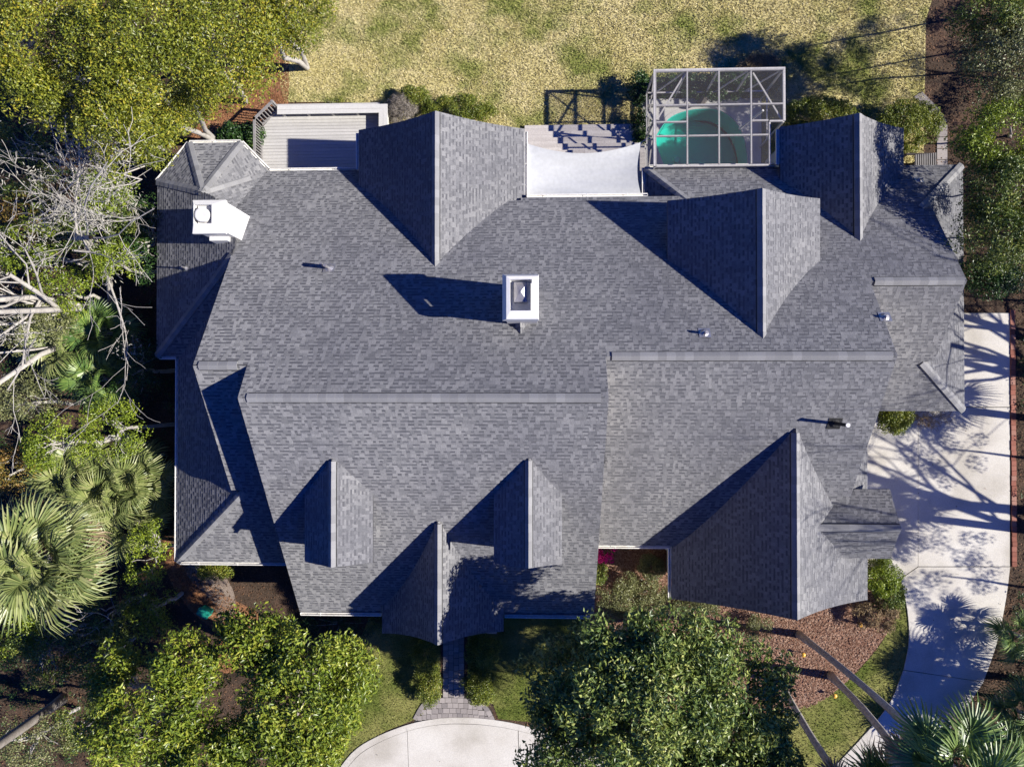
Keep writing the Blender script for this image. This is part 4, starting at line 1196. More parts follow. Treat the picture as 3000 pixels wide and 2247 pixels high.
def tree(name, label, base, crowns, leafm, barkm, leaf=(.12, .05), nl=170, group=None, cat='tree', trunk_r=.22, clumps=None, rr=(.4, .8), inner=.5, limbs=True, jitter=.7, extra_twigs=0, up=.25):
    """crowns: list of (center(Vector), rx, ry, rz, nclumps)"""
    t = thing(name, label, cat, base, group)
    P_, N_l = [], []; mb = MB()
    base = np.array(base, float)
    for (c, rx, ry, rz, nc) in crowns:
        c = np.array(c, float)
        cl = crown_clumps(c, rx, ry, rz, nc, rr[0], rr[1], inner=inner)
        if not limbs:
            branch_to(mb, base, c, trunk_r * .6, .03, .04, 5)
        if limbs:
            fork = c - np.array([0, 0, rz * .75]); fork[:2] = base[:2] * .35 + fork[:2] * .65
            branch_to(mb, base, fork, trunk_r, trunk_r * .6, .06, 7)
            mains = []
            for _ in range(6):
                q, r = cl[RNG.integers(len(cl))]
                pts = branch_to(mb, fork, c + (q - c) * .75, trunk_r * .5, trunk_r * .16, .15, 5, 5); mains += pts[2:]
            mains = np.array(mains)
            for q, r in cl[::2]:
                j = np.argmin(np.linalg.norm(mains - q, axis=1))
                branch_to(mb, mains[j], q, trunk_r * .14, .012, .15, 4, 3)
        for q, r in cl:
            n = int(nl * 1.75 * (r / .6) ** 2)
            p, d = clump_points(q, r, n); P_.append(p); N_l.append(d)
    p = np.concatenate(P_); d = np.concatenate(N_l)
    V, F = leaf_mesh(p, d, leaf[0], leaf[1], jitter, up)
    if mb.v: mb.build('trunk', M[barkm], t, smooth=True)
    add('crown', V, F, M[leafm], t)
    return t
def CR(u, v, z, ru, rv, rz, n):
    s = (CAM_H - z) / FPX
    return (P(u, v, z), ru * s, rv * s, rz, n)
def shrub(name, label, u, v, z, ru, rv, rz, n, leafm, leaf=(.07, .035), nl=150, group=None, cat='shrub', rr=(.18, .32), inner=.55, up=.25):
    b = P(u, v, 0)
    s = (CAM_H - z) / FPX
    cr_ = [((b.x, b.y, z), ru * s, rv * s, rz, n)]
    c = P(u, v, z); cr_[0] = (c, ru * s, rv * s, rz, n)
    t = thing(name, label, cat, (c.x, c.y, 0), group)
    P_, N_l = [], []; mb = MB()
    for q, r in crown_clumps(c, ru * s, rv * s, rz, n, rr[0], rr[1], inner=inner):
        q[2] = max(q[2], r * .4)
        p, d = clump_points(q, r, int(nl * (r / .25) ** 2)); P_.append(p); N_l.append(d)
    for _ in range(5):
        a = RNG.uniform(0, 6.28)
        branch_to(mb, (c.x + .1 * math.cos(a), c.y + .1 * math.sin(a), 0), (c.x + ru * s * .5 * math.cos(a), c.y + rv * s * .5 * math.sin(a), z), .03, .01, .1, 4, 3)
    V, F = leaf_mesh(np.concatenate(P_), np.concatenate(N_l), leaf[0], leaf[1], .7, up)
    V[:, 2] = np.maximum(V[:, 2], .015)
    mb.build('stem', M['bark'], t); add('foliage', V, F, M[leafm], t)
    return t

# oaks at the upper left
OG = 'live oaks massed at the upper left'
def oak(label, bu, bv, crowns, nl=150, **kw):
    return tree('oak_tree', label, P(bu, bv, 0), crowns, 'oakleaf', 'palebark', (.105, .05), nl, OG, trunk_r=.13, rr=(.35, .75), inner=.35, **kw)
oak('yellow-green oak in the top left corner of the view', 330, 300, [CR(120, 130, 9.5, 190, 190, 1.5, 62)])
oak('broad yellow-green oak second from the top left corner', 520, 330, [CR(390, 130, 10, 190, 180, 1.6, 62)])
oak('yellow-green oak beside the top edge, third from the left', 720, 300, [CR(640, 110, 9, 165, 170, 1.5, 52)])
oak('oak whose crown reaches out over the lawn edge', 900, 200, [CR(845, 40, 7.5, 130, 100, 1.2, 32), CR(770, 150, 6, 75, 90, 1.0, 16)])
oak('lower yellow-green oak above the shadowed yard by the bay roof', 520, 470, [CR(370, 370, 9, 170, 140, 1.5, 46), CR(200, 260, 9, 150, 90, 1.3, 24)])
oak('oak whose crown overhangs the half octagon bay roof', 640, 420, [CR(480, 370, 6.5, 125, 105, 1.2, 32), CR(600, 270, 6, 110, 80, 1.0, 22)])
# understorey at the left
UG = 'leafy woodland trees along the left side'
def ug(label, u, v, z, ru, rv, rz, n, leafm='bright', nl=140, leaf=(.1, .045), name='woodland_tree', **kw):
    b = P(u, v, z); b.z = 0
    return tree(name, label, b, [CR(u, v, z, ru, rv, rz, n)], leafm, 'palebark', leaf, nl, UG, trunk_r=.1, rr=(.25, .5), **kw)
ug('bright green tree just left of the chimney on the west roof', 310, 565, 5, 75, 65, .9, 26)
ug('bright green tree between the bare branches, level with the roof vent', 330, 770, 4.5, 70, 60, .9, 24)
ug('rusty orange tree behind the bare trunks at the left edge', 70, 640, 4, 90, 90, .9, 24, 'orange')
ug('dark green tree near the shadow line of the west roof', 190, 690, 4, 90, 70, .8, 24, 'wood')
ug('small green tree by the middle left palm fronds', 110, 960, 4, 110, 80, .9, 26, 'olive')
ug('wide bright green tree left of the lower west wing', 330, 1260, 4.5, 105, 90, 1.0, 36)
ug('bright green tree at the left edge above the large palm', 160, 1300, 5, 100, 90, 1.0, 34)
ug('yellow and orange tree at the left edge above the large palm', 45, 1370, 4, 70, 70, .9, 22, 'orange')
ug('olive green tree at the left edge below the bare trunks', 80, 1180, 4.5, 100, 80, 1.0, 28, 'olive')
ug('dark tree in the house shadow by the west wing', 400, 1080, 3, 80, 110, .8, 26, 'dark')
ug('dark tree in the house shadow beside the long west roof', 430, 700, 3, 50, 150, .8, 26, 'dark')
ug('shaded green tree at the left edge near the top', 60, 430, 5, 90, 60, .8, 20, 'wood')
ug('lit green shrub tree between palm and house corner', 440, 1630, 3, 70, 95, .9, 26, 'bright')
ug('dark thicket tree below the large palm', 330, 1790, 2.5, 130, 90, .8, 34, 'wood')
ug('dark thicket tree at the left edge in the lower corner', 110, 1900, 3, 140, 110, .9, 38, 'wood')
ug('lit green thicket tree just under the large palm crown', 60, 1860, 3, 110, 70, .9, 30, 'bright')
ug('green thicket tree between the fallen bare tree and the laurel', 290, 1930, 2.6, 110, 80, .9, 32, 'wood')
ug('green thicket tree right of the pine trunk base', 260, 2110, 2.6, 100, 90, .9, 32, 'wood')
ug('lit green thicket tree left of the utility box', 440, 1790, 2.6, 90, 70, .8, 28, 'bright')
ug('green tree at the left edge between the two upper bare trees', 60, 720, 4.5, 110, 80, .9, 30, 'bright')
ug('green tree under the bare limbs left of the shaded palmetto', 190, 860, 3.6, 120, 80, .9, 34, 'bright')
ug('green tree at the left edge under the uppermost bare tree', 120, 560, 4, 110, 70, .9, 28, 'wood')
ug('green tree left of the large west chimney shadow', 370, 650, 3.4, 60, 90, .9, 26, 'wood')
ug('olive thicket tree in the bottom left corner', 90, 2170, 3, 150, 80, .8, 32, 'olive')
# big trees along the bottom
BG = 'large leafy trees along the bottom'
tree('laurel_tree', 'tall bright green laurel left of the front walk', P(960, 1960, 0), [CR(900, 2030, 7, 180, 190, 1.7, 66), CR(760, 1870, 6.5, 110, 90, 1.1, 24), CR(800, 2200, 7, 180, 90, 1.4, 34), CR(1010, 2010, 6, 90, 130, 1.1, 24)], 'laurel', 'bark', (.17, .07), 120, BG, trunk_r=.2, rr=(.4, .75))
tree('laurel_tree', 'darker laurel in the bottom left with gaps in its crown', P(620, 1990, 0), [CR(430, 2110, 7, 190, 120, 1.5, 44), CR(560, 1960, 6.5, 110, 90, 1.2, 24), CR(610, 2190, 7, 130, 80, 1.3, 24), CR(350, 1960, 5.5, 90, 70, 1, 14)], 'laurel', 'bark', (.17, .07), 115, BG, trunk_r=.2, rr=(.4, .7))
tree('magnolia_tree', 'broad glossy magnolia at the bottom centre between walk and palms', P(1860, 1800, 0),
     [CR(1910, 2040, 8, 290, 210, 2.2, 100), CR(1690, 2010, 6, 195, 150, 1.6, 50), CR(2150, 2070, 7, 170, 200, 1.8, 58), CR(1780, 2210, 7, 240, 90, 1.6, 44), CR(1930, 1885, 8.2, 220, 90, 1.5, 44), CR(2140, 2240, 7.5, 200, 70, 1.4, 34)],
     'magnolia', 'bark', (.19, .075), 115, BG, trunk_r=.26, rr=(.4, .75), jitter=.8)
# right side woods
RG = 'leafy trees along the right edge'
def rw(label, u, v, z, ru, rv, rz, n, leafm='wood', nl=140, **kw):
    b = P(u, v, 0)
    return tree('edge_tree', label, b, [CR(u, v, z, ru, rv, rz, n)], leafm, 'bark', (.1, .05), nl, RG, trunk_r=.07, rr=(.3, .6), limbs=False, **kw)
rw('pale olive tree at the right edge near the top', 2965, 190, 5.0, 150, 130, 1.5, 83, 'olive')
rw('dark green tree in the top right corner', 2950, 40, 5.0, 155, 80, 1.3, 57)
rw('bright green tree at the right edge level with the back gable', 2950, 400, 5.0, 145, 110, 1.3, 76, 'bright')
rw('green tree at the right edge level with the east roof corner', 2960, 560, 5.0, 145, 90, 1.3, 68, 'wood')
rw('dark green tree at the right edge beside the east skirt roof', 2930, 700, 5.0, 135, 90, 1.2, 64, 'wood')
rw('low dark tree at the end of the driveway', 2900, 810, 2.5, 80, 50, .8, 41, 'dark')
rw('olive tree standing just beyond the top right lawn', 3080, 120, 5.0, 100, 120, 1.4, 57, 'olive')
# trees beyond the right edge that shade the driveway
for lab, x, y, z, r, n in (('tall tree beyond the right edge shading the driveway middle', 25.6, -3.5, 5.2, 1.7, 26), ('tall tree beyond the right edge shading the driveway curve', 26.0, -9.2, 5.6, 2.4, 46), ('tall tree beyond the right edge shading the lower curve', 25.4, -12.5, 4.6, 1.6, 24), ('tall tree beyond the right edge by the drive head', 25.5, 3.4, 5.0, 1.7, 26), ('tall tree beyond the right edge level with the hedges', 27.2, 13.2, 8.0, 2.2, 46), ('tall tree beyond the right edge level with the east roof', 25.6, 5.2, 6.0, 1.5, 22), ('low thicket tree beyond the right edge level with the side path', 23.8, 9.2, 2.7, 1.5, 26), ('low thicket tree beyond the right edge level with the slatted gate', 24.0, 12.2, 2.9, 1.6, 28), ('low thicket tree beyond the right edge near the top right corner', 24.0, 15.4, 3.0, 1.7, 30), ('low thicket tree beyond the right edge level with the skirt roof', 23.6, 6.6, 2.4, 1.3, 22)):
    tree('edge_tree', lab, (x, y, 0), [(Vector((x, y, z)), r, r, r * .7, n)], 'wood', 'bark', (.11, .05), 110, RG, trunk_r=.16, rr=(.3, .5), limbs=False)

# ------------------------------------------------------------------ bare trees
def bare_tree(label, base, tops, r0=.2, group='bare trees at the left', depth=4, mossy=True, spread=.5, n0=6, bark='palebark', zmax=15):
    t = thing('bare_tree', label, 'tree', base, group)
    mb = MB(); mosspts = []
    def grow(p, d, L, r, lv):
        pts = [np.array(p)]; dd = np.array(d); nseg = 4
        for i in range(nseg):
            dd = unit(dd + RNG.normal(size=3) * .17 + np.array([0, 0, .02]))
            pts.append(pts[-1] + dd * L / nseg)
            if pts[-1][0] < 0 and pts[-1][0] > (400 - 1575) * (CAM_H - pts[-1][2]) / FPX + (.4 * lv - .8): dd[0] = -abs(dd[0])
        k = 6 if lv == 0 else (4 if lv < 3 else 3)
        r1 = max(r * .55, .009)
        mb.tube(pts, [r + (r1 - r) * i / nseg for i in range(nseg + 1)], k, cap=False)
        if mossy and lv in (1, 2) and RNG.random() < .35: mosspts.append(pts[2])
        if lv >= depth: return
        nc = (n0 if lv == 0 else RNG.integers(2, 4) + (lv == 1))
        for _ in range(nc):
            f = RNG.uniform(.3, 1.0); j = min(int(f * nseg), nseg - 1)
            q = pts[j] + (pts[j + 1] - pts[j]) * (f * nseg - j)
            if q[0] < 0 and q[0] > (385 - 1575) * (CAM_H - q[2]) / FPX: continue
            nd = unit(dd + RNG.normal(size=3) * spread * (1.15 if lv < 2 else .95) * np.array([1, 1, .6]))
            grow(q, nd, L * RNG.uniform(.4, .65), max(r * (1 - f * .45) * RNG.uniform(.4, .6), .010), lv + 1)
    b = np.array(base, float)
    for tp in tops:
        v = np.array(tp, float) - b
        grow(b, unit(v), np.linalg.norm(v), r0, 0)
    mb.build('trunk', M[bark], t, smooth=True)
    if mosspts:
        P_, N_l = [], []
        for q in mosspts:
            n = 90; p = q + RNG.normal(size=(n, 3)) * np.array([.22, .22, .3]) - np.array([0, 0, .2]); P_.append(p); N_l.append(np.tile([0.3, 0, .6], (n, 1)))
        V, F = leaf_mesh(np.concatenate(P_), np.concatenate(N_l), .16, .03, .9)
        add('hanging_moss', V, F, M['moss'], t)
    return t
bare_tree('bare pale tree with grey moss at the left edge, uppermost of the three', P(270, 680, 0), [P(-20, 500, 9), P(120, 450, 7)], .15)
bare_tree('bare pale tree with a thick forked trunk at the middle of the left edge', P(330, 920, 0), [P(-40, 860, 9.5), P(40, 740, 9), P(260, 700, 6)], .15)
bare_tree('bare pale tree whose limbs hang over the green thicket, lowest of the three', P(280, 980, 0), [P(-20, 950, 8), P(60, 1150, 6.5)], .14, n0=6)
bare_tree('small bare grey tree fallen open below the large palm', P(330, 1860, 0), [P(60, 1850, 2.6), P(300, 1760, 3), P(190, 1930, 2.4)], .07, n0=4, depth=3, mossy=False)
bare_tree('tall bare tree beyond the right edge casting branch shadows on the east roof', (27.5, .2, 0), [(26.4, .8, 10.5), (27.5, -2.2, 10), (27.2, 2.8, 9)], .2, group='bare trees beyond the right edge', mossy=False, depth=3, n0=7, bark='bark')
bare_tree('tall bare tree beyond the right edge casting branch shadows on the garage', (28.0, -6.0, 0), [(26.8, -5.4, 12.0), (27.6, -7.6, 11), (27.2, -4, 10.5)], .2, group='bare trees beyond the right edge', mossy=False, depth=3, n0=7, bark='bark')
# leaning pine trunk in the bottom left corner
pt = thing('pine_tree', 'thick pale leaning pine trunk crossing the bottom left corner', 'tree', P(185, 2045, 0))
MB().tube([P(185, 2045, 0), P(150, 2072, 1.2), P(60, 2135, 4.5), P(-90, 2240, 9), P(-220, 2330, 12)], [.26, .2, .18, .16, .12], 12).build('trunk', M['bark'], pt, smooth=True)
cp, cd = [], []
for q, r in crown_clumps(P(-260, 2360, 12.5), 2.0, 2.0, 1.4, 26, .4, .7):
    p, d = clump_points(q, r, 120); cp.append(p); cd.append(d)
V, F = leaf_mesh(np.concatenate(cp), np.concatenate(cd), .2, .02, .9); add('crown', V, F, M['wood'], pt)

# ------------------------------------------------------------------ palms
def frond_mesh(name, mat, pet=1.0, blade=1.0, n=38, span=rad(290), droop=.35, rng=None):
    rng = rng or np.random.default_rng(3)
    V, F = [], []
    def strip(pts, ws, nrm=(0, 0, 1), fold=.25):
        n0 = len(V)
        for i, (p, w) in enumerate(zip(pts, ws)):
            p = np.array(p); d = unit(np.array(pts[min(i + 1, len(pts) - 1)]) - np.array(pts[max(i - 1, 0)]))
            s = unit(np.cross(np.array(nrm), d))
            V.append(p + s * w / 2 + np.array([0, 0, fold * w])); V.append(p); V.append(p - s * w / 2 + np.array([0, 0, fold * w]))
        for i in range(len(pts) - 1):
            a = n0 + 3 * i
            F.append((a, a + 3, a + 4, a + 1)); F.append((a + 1, a + 4, a + 5, a + 2))
    strip([(0, 0, 0), (pet * .5, 0, .06), (pet, 0, 0)], [.05, .035, .028])
    for i in range(n):
        t = -span / 2 + span * (i + .5) / n + rng.normal() * .02
        L = blade * (1.05 - .35 * (abs(t) / (span / 2)) ** 2) * rng.uniform(.9, 1.08)
        base = np.array([pet + .22 * max(0, math.cos(t)), 0, 0])
        d = np.array([math.cos(t), math.sin(t), 0])
        z1 = .10 * math.cos(t * .5) + rng.normal() * .03; dr = droop * rng.uniform(.6, 1.5)
        strip([base, base + d * L * .4 + np.array([0, 0, z1]), base + d * L * .75 + np.array([0, 0, z1 * .7 - dr * .25]), base + d * L + np.array([0, 0, -dr])], [.035, .085, .06, .008])
    return mesh_np(name, V, F, M[mat])
FR = [frond_mesh('frond', 'frond', 1.15, 1.15, 40, rng=np.random.default_rng(s), droop=.3 + .12 * s) for s in range(3)]
FG = [frond_mesh('frond', 'frondgreen', .95, 1.0, 36, rng=np.random.default_rng(s + 9), droop=.25 + .1 * s) for s in range(3)]
FD = [frond_mesh('dead_frond', 'deadfrond', 1.0, .95, 26, rng=np.random.default_rng(s + 20), droop=.5, span=rad(200)) for s in range(2)]
def palm(label, base, top, n, scale, meshes, group, r=.17, bend=(0, 0, 0), dead=0, name='cabbage_palm', lo=-25, hi=78, boots=False):
    base = Vector(base); top = Vector(top)
    t = thing(name, label, 'palm', base, group)
    pts = [base.lerp(top, i / 10) + Vector(bend) * math.sin(math.pi * i / 10) for i in range(11)]
    if (top - base).length > .6:
        MB().tube(pts, [r * 1.45, r * 1.12, r] + [r * (1 + .05 * math.sin(i * 2.1)) for i in range(8)], 12).build('trunk', M['palmbark'], t, smooth=True)
    if boots:
        bb = MB(); d = (pts[-1] - pts[-3]).normalized()
        for i in range(26):
            a = i * 2.4; q = pts[-1] - d * (1.5 * (1 - i / 26)); o = Vector((math.cos(a), math.sin(a), 0))
            bb.beam(q + o * r * .7, q + o * (r + .22) + Vector((0, 0, .3)), .09, .03)
        bb.build('leaf_boots', M['boot'], t)
    for i in range(n + dead):
        isd = i >= n
        az = i * 2.39996 + random.uniform(-.2, .2)
        el = rad(hi - (hi - lo) * ((i + .5) / n) ** .8) if not isd else rad(random.uniform(-55, -30))
        s = scale * random.uniform(.85, 1.12)
        Mx = Matrix.Translation(top) @ Matrix.Rotation(az, 4, 'Z') @ Matrix.Rotation(-el, 4, 'Y') @ Matrix.Rotation(random.uniform(-.4, .4), 4, 'X') @ Matrix.Scale(s, 4)
        inst('dead_frond' if isd else 'frond', random.choice(FD) if isd else random.choice(meshes), Mx, t)
    return t
PG = 'cabbage palms and palmettos on the left'
b0 = P(210, 1600, 0)
palm('large yellow-green palm with a wide fan crown at the left edge', b0, P(130, 1640, 6.0), 26, 1.08, FR, PG, dead=8)
for lab, u, v, z, n, s, ms in (('palmetto with upright fans right of the large palm', 330, 1440, 2.0, 15, .8, FR), ('palmetto above the large palm, among dark leaves', 225, 1410, 2.2, 12, .78, FR), ('palmetto close to the lower west roof edge', 415, 1400, 1.8, 12, .72, FR),
                               ('low palmetto below the bright green trees at the roof corner', 395, 1530, 1.5, 12, .75, FR), ('shaded palmetto between bare limbs and the west roof', 310, 975, 2.2, 13, .78, FG), ('palmetto under the bare limbs at the left', 200, 1010, 2.4, 12, .75, FR), ('shaded palmetto with a dry skirt near the long west roof', 300, 1110, 2.4, 11, .75, FG)):
    c = P(u, v, z); palm(lab, (c.x, c.y, 0), c, n, s, ms, PG, r=.1, name='palmetto', dead=3)
TG = 'tall palms in the mulch bed'
palm('tall palm whose trunk starts nearest the garage gable', P(2340, 1857, 0), P(2805, 2262, 10.4), 15, .95, FG, TG, r=.125, bend=(.05, .12, 0), dead=4, boots=True)
palm('tall palm whose trunk starts right of the mulch bed light', P(2433, 1978, 0), P(2700, 2300, 8.4), 14, .9, FG, TG, r=.14, bend=(.12, .1, 0), dead=4, boots=True)
palm('tall palm whose trunk starts beside the magnolia crown', P(2277, 1980, 0), P(2520, 2370, 8.8), 14, .9, FG, TG, r=.13, bend=(-.1, -.05, 0), dead=4, boots=True)
EG = 'palms and palmettos at the lower right'
for lab, u, v, z, n, s in (('palmetto at the right edge beside the drive curve', 2990, 1865, 1.2, 11, .6), ('palmetto at the right edge below the drive joint', 2995, 2090, 1.6, 12, .75), ('palmetto in the bottom right corner', 2960, 2200, 1.8, 13, .8)):
    c = P(u, v, z); palm(lab, (c.x, c.y, 0), c, n, s, FG, EG, r=.08, name='palmetto')
XG = 'palms beyond the right edge'
for lab, x, y, z, dx in (('tall palm beyond the right edge, level with the drive joint', 25.2, -6.6, 6.2, -.3), ('tall palm beyond the right edge, level with the garage dormer', 24.8, -1.6, 5.0, 0), ('palm beyond the right edge throwing a fan shadow on the lower curve', 23.8, -13.0, 4.0, -.2)):
    palm(lab, (x, y, 0), (x + dx, y, z), 18, .85, FG, XG, r=.16)

# ------------------------------------------------------------------ shrubs and hedges
shrub('ivy_bush', 'dark glossy bush between the bay roof and deck railing', 705, 402, .5, 68, 38, .5, 60, 'dark', (.1, .07), 90)
shrub('dry_shrub', 'grey leafless shrub at the deck bench corner', 1180, 320, .5, 42, 38, .5, 40, 'drybrush', (.2, .012), 120)
shrub('clipped_shrub', 'small green shrub behind the grey leafless one', 1215, 285, .5, 42, 22, .4, 26, 'hedge', group='shrubs behind the left gable')
shrub('clipped_shrub', 'long green shrub row behind the left gable', 1345, 325, .5, 110, 40, .45, 80, 'hedge', group='shrubs behind the left gable')
shrub('ornamental_grass', 'tuft of dry tan grass behind the pool cage', 2225, 195, .5, 55, 26, .4, 40, 'tan', (.35, .014), 90, cat='grass tuft', up=.8)
shrub('sheared_hedge', 'wide sheared hedge between pool cage and back right gable', 2400, 345, .8, 105, 55, .5, 110, 'hedge', (.075, .04), group='sheared hedges beside the back right gable')
shrub('sheared_hedge', 'sheared hedge right of the back right gable by the side path', 2660, 370, .9, 92, 72, .55, 110, 'hedge', (.075, .04), group='sheared hedges beside the back right gable')
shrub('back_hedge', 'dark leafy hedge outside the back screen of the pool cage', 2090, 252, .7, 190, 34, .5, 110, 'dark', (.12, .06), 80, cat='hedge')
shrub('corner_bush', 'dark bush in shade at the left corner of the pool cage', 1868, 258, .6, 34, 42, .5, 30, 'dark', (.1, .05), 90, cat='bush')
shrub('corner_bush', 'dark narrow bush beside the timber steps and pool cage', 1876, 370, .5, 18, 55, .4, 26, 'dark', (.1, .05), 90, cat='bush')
shrub('deck_weed', 'low green weeds along the deck bench', 990, 298, .12, 60, 10, .12, 24, 'hedge', (.06, .03), 60, cat='weeds', rr=(.08, .16))
WG = 'clipped hedge blocks along the front walk'
shrub('walk_hedge', 'clipped hedge block left of the front walk, upper half', 1245, 1925, .55, 36, 55, .45, 46, 'hedge', (.065, .035), group=WG, cat='hedge')
shrub('walk_hedge', 'clipped hedge block left of the front walk, lower half', 1258, 2010, .55, 32, 50, .45, 42, 'hedge', (.065, .035), group=WG, cat='hedge')
shrub('walk_hedge', 'clipped hedge block right of the front walk, upper half', 1415, 1905, .6, 48, 52, .5, 56, 'hedge', (.065, .035), group=WG, cat='hedge')
shrub('walk_hedge', 'clipped hedge block right of the front walk, lower half', 1402, 2010, .6, 42, 52, .5, 52, 'hedge', (.065, .035), group=WG, cat='hedge')
shrub('round_bush', 'round glossy green bush at the garage driveway corner', 2617, 1222, .8, 46, 42, .55, 60, 'hedge', (.075, .045), cat='bush')
shrub('bare_bush', 'thin bare orange-tipped bush over the drive edge by the east roof', 2720, 1222, .7, 62, 26, .4, 26, 'tan', (.3, .012), 40, cat='bush')
shrub('yellow_bush', 'yellow-green bush at the garage corner beside the drive', 2588, 1690, .8, 44, 50, .5, 50, 'bright', (.08, .045), cat='bush')
shrub('corner_shrub', 'dark green shrub below the yellow-green bush', 2600, 1750, .4, 42, 45, .35, 36, 'wood', (.08, .04), cat='bush')
shrub('dry_croton', 'dry yellow-brown bush at the edge of the mulch bed', 2565, 1800, .5, 62, 48, .4, 34, 'tan', (.22, .03), 60, cat='bush')
shrub('grey_shrub', 'grey-green shrub under the lower garage roof edge', 2556, 1660, .6, 24, 26, .35, 20, 'olive', cat='bush')
SG = 'olive shrubs in the front bed'
shrub('bed_shrub', 'broad sparse olive shrub in the front bed beside the main roof', 1815, 1745, .5, 70, 62, .4, 60, 'olive', (.08, .035), 90, group=SG)
shrub('bed_shrub', 'olive shrub in the front bed middle, under the magnolia edge', 1905, 1745, .5, 60, 45, .4, 46, 'olive', (.08, .035), 90, group=SG)
shrub('bed_shrub', 'olive shrub in the front bed along the garage gable', 2030, 1775, .45, 75, 28, .4, 46, 'olive', (.08, .035), 90, group=SG)
shrub('bed_shrub', 'sparse brown-green shrub left of the uppermost palm trunk', 2215, 1840, .4, 45, 32, .35, 26, 'olive', (.08, .03), 80, group=SG)
shrub('wall_shrub', 'rounded shrub against the garage side wall', 1908, 1662, .5, 30, 32, .4, 30, 'olive', (.07, .04), cat='bush')
shrub('wall_shrub', 'small green shrub at the main roof corner by the front bed', 1752, 1668, .6, 16, 34, .4, 18, 'wood', (.07, .04), cat='bush')
bg_ = shrub('bougainvillea', 'magenta flowering bougainvillea under the gutter corner', 1768, 1628, 1.1, 26, 14, .4, 14, 'magenta', (.08, .06), 70, cat='flowering bush', rr=(.12, .22))
shrub('bougainvillea', 'second smaller patch of magenta flowers under the same gutter', 1792, 1606, 1.2, 14, 6, .2, 6, 'magenta', (.08, .06), 60, cat='flowering bush', rr=(.1, .16))
shrub('wing_shrub', 'pale green shrub below the west wing gutter', 632, 1668, .6, 52, 22, .4, 40, 'hedge', (.08, .035), 90, cat='bush')
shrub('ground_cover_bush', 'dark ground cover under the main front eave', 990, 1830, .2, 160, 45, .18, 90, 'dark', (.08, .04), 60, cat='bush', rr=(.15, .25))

# ------------------------------------------------------------------ grass blades, chips and fallen leaves
def inside(poly, x, y):
    r = np.zeros(len(x), bool); n = len(poly)
    for i in range(n):
        ax, ay = poly[i][0], poly[i][1]; bx, by = poly[(i + 1) % n][0], poly[(i + 1) % n][1]
        c = ((ay > y) != (by > y))
        with np.errstate(divide='ignore', invalid='ignore'):
            r ^= c & (x < (bx - ax) * (y - ay) / (by - ay) + ax)
    return r
def scatter(polys, n, box=None, excl=()):
    xs = np.concatenate([[p[0] for p in q] for q in polys]); ys = np.concatenate([[p[1] for p in q] for q in polys])
    x0, x1, y0, y1 = xs.min(), xs.max(), ys.min(), ys.max()
    if box: x0, x1, y0, y1 = max(x0, box[0]), min(x1, box[1]), max(y0, box[2]), min(y1, box[3])
    x = RNG.uniform(x0, x1, n); y = RNG.uniform(y0, y1, n)
    k = np.zeros(n, bool)
    for q in polys: k |= inside(q, x, y)
    for q in excl: k &= ~inside(q, x, y)
    return x[k], y[k]
VIEW = (-25.5, 24, -18.2, 18.6)
def blades(name, polys, n, h, w, mat, z0, label=None):
    x, y = scatter(polys, n, VIEW); n = len(x)
    a = RNG.uniform(0, 6.283, n); h = h * RNG.uniform(.5, 1.4, n); w = w * RNG.uniform(.6, 1.4, n)
    lean = RNG.uniform(.3, 1.5, n) * h; b = RNG.uniform(0, 6.283, n)
    p = np.stack([x, y, np.full(n, z0)], 1); s = np.stack([np.cos(a), np.sin(a), np.zeros(n)], 1) * w[:, None] / 2
    tip = p + np.stack([np.cos(b) * lean, np.sin(b) * lean, h], 1)
    V = np.stack([p - s, p + s, tip], 1).reshape(-1, 3)
    F = np.arange(n * 3, dtype=np.int32).reshape(-1, 3)
    return add(name, V, F, M[mat], kind='stuff', label=label, loc=(0, 0, 0))
blades('grass', [lawn_obj_poly], 190000, .07, .035, 'blade', .008)
blades('grass', [front_lawn, mid_lawn, [(p.x, p.y) for p in drive_lawn]], 90000, .06, .03, 'blade2', .008)
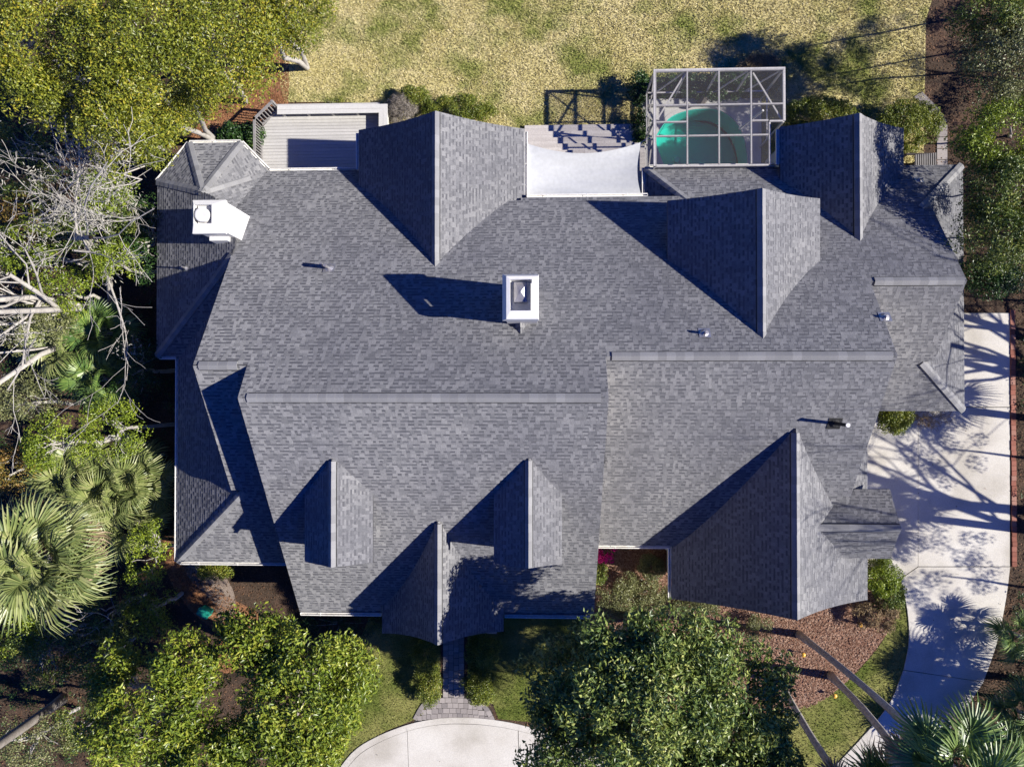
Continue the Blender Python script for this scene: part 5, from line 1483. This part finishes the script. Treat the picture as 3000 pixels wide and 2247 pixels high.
def chips(name, polys, n, L, Wd, mat, z0, box=VIEW, excl=(), up=1.2):
    x, y = scatter(polys, n, box, excl); n = len(x)
    p = np.stack([x, y, z0 + RNG.uniform(.01, .05, n)], 1)
    V, F = leaf_mesh(p, np.tile([0, 0, 1.0], (n, 1)), L, Wd, .45, up, .1)
    V[:, 2] = np.maximum(V[:, 2], z0 + .004)
    return add(name, V, F, M[mat], kind='stuff', loc=(0, 0, 0))
chips('mulch_chips', [[(p.x, p.y) for p in bed]], 60000, .09, .04, 'chip', .004)
chips('pine_needles', [[(p.x, p.y) for p in straw1], [(p.x, p.y) for p in straw2]], 60000, .14, .016, 'needle', .01)
allg = [(-25.5, -18), (24, -18), (24, 18.5), (-25.5, 18.5)]
chips('fallen_leaves', [allg], 110000, .08, .045, 'deadleaf', .0, excl=[lawn_obj_poly, front_lawn, mid_lawn, [(p.x, p.y) for p in drive_lawn], base, [(xnw, -8), (15, -8), (15, 9), (xnw, 9)], arc + bot, wb, [(p.x, p.y) for p in bed], [(xL - .1, 8), (xR + .1, 8), (xR + .1, yT), (xL - .1, yT)], [(-13, 8), (-6, 8), (-6, 13), (-12, 13)]])
chips('leaf_specks', [arc + bot, base], 260, .06, .035, 'deadleaf', .055)
# low green undergrowth in the shaded woodland strips
def undergrowth(poly, n, mat, z=.25):
    x, y = scatter([poly], n, VIEW); P_, N_l = [], []
    for a, b_ in zip(x, y):
        p, d = clump_points((a, b_, z * RNG.uniform(.3, 1)), RNG.uniform(.15, .4), 26); P_.append(p); N_l.append(d)
    V, F = leaf_mesh(np.concatenate(P_), np.concatenate(N_l), .1, .045, .7, .4)
    V[:, 2] = np.maximum(V[:, 2], .01)
    add('undergrowth', V, F, M[mat], kind='stuff', loc=(0, 0, 0))
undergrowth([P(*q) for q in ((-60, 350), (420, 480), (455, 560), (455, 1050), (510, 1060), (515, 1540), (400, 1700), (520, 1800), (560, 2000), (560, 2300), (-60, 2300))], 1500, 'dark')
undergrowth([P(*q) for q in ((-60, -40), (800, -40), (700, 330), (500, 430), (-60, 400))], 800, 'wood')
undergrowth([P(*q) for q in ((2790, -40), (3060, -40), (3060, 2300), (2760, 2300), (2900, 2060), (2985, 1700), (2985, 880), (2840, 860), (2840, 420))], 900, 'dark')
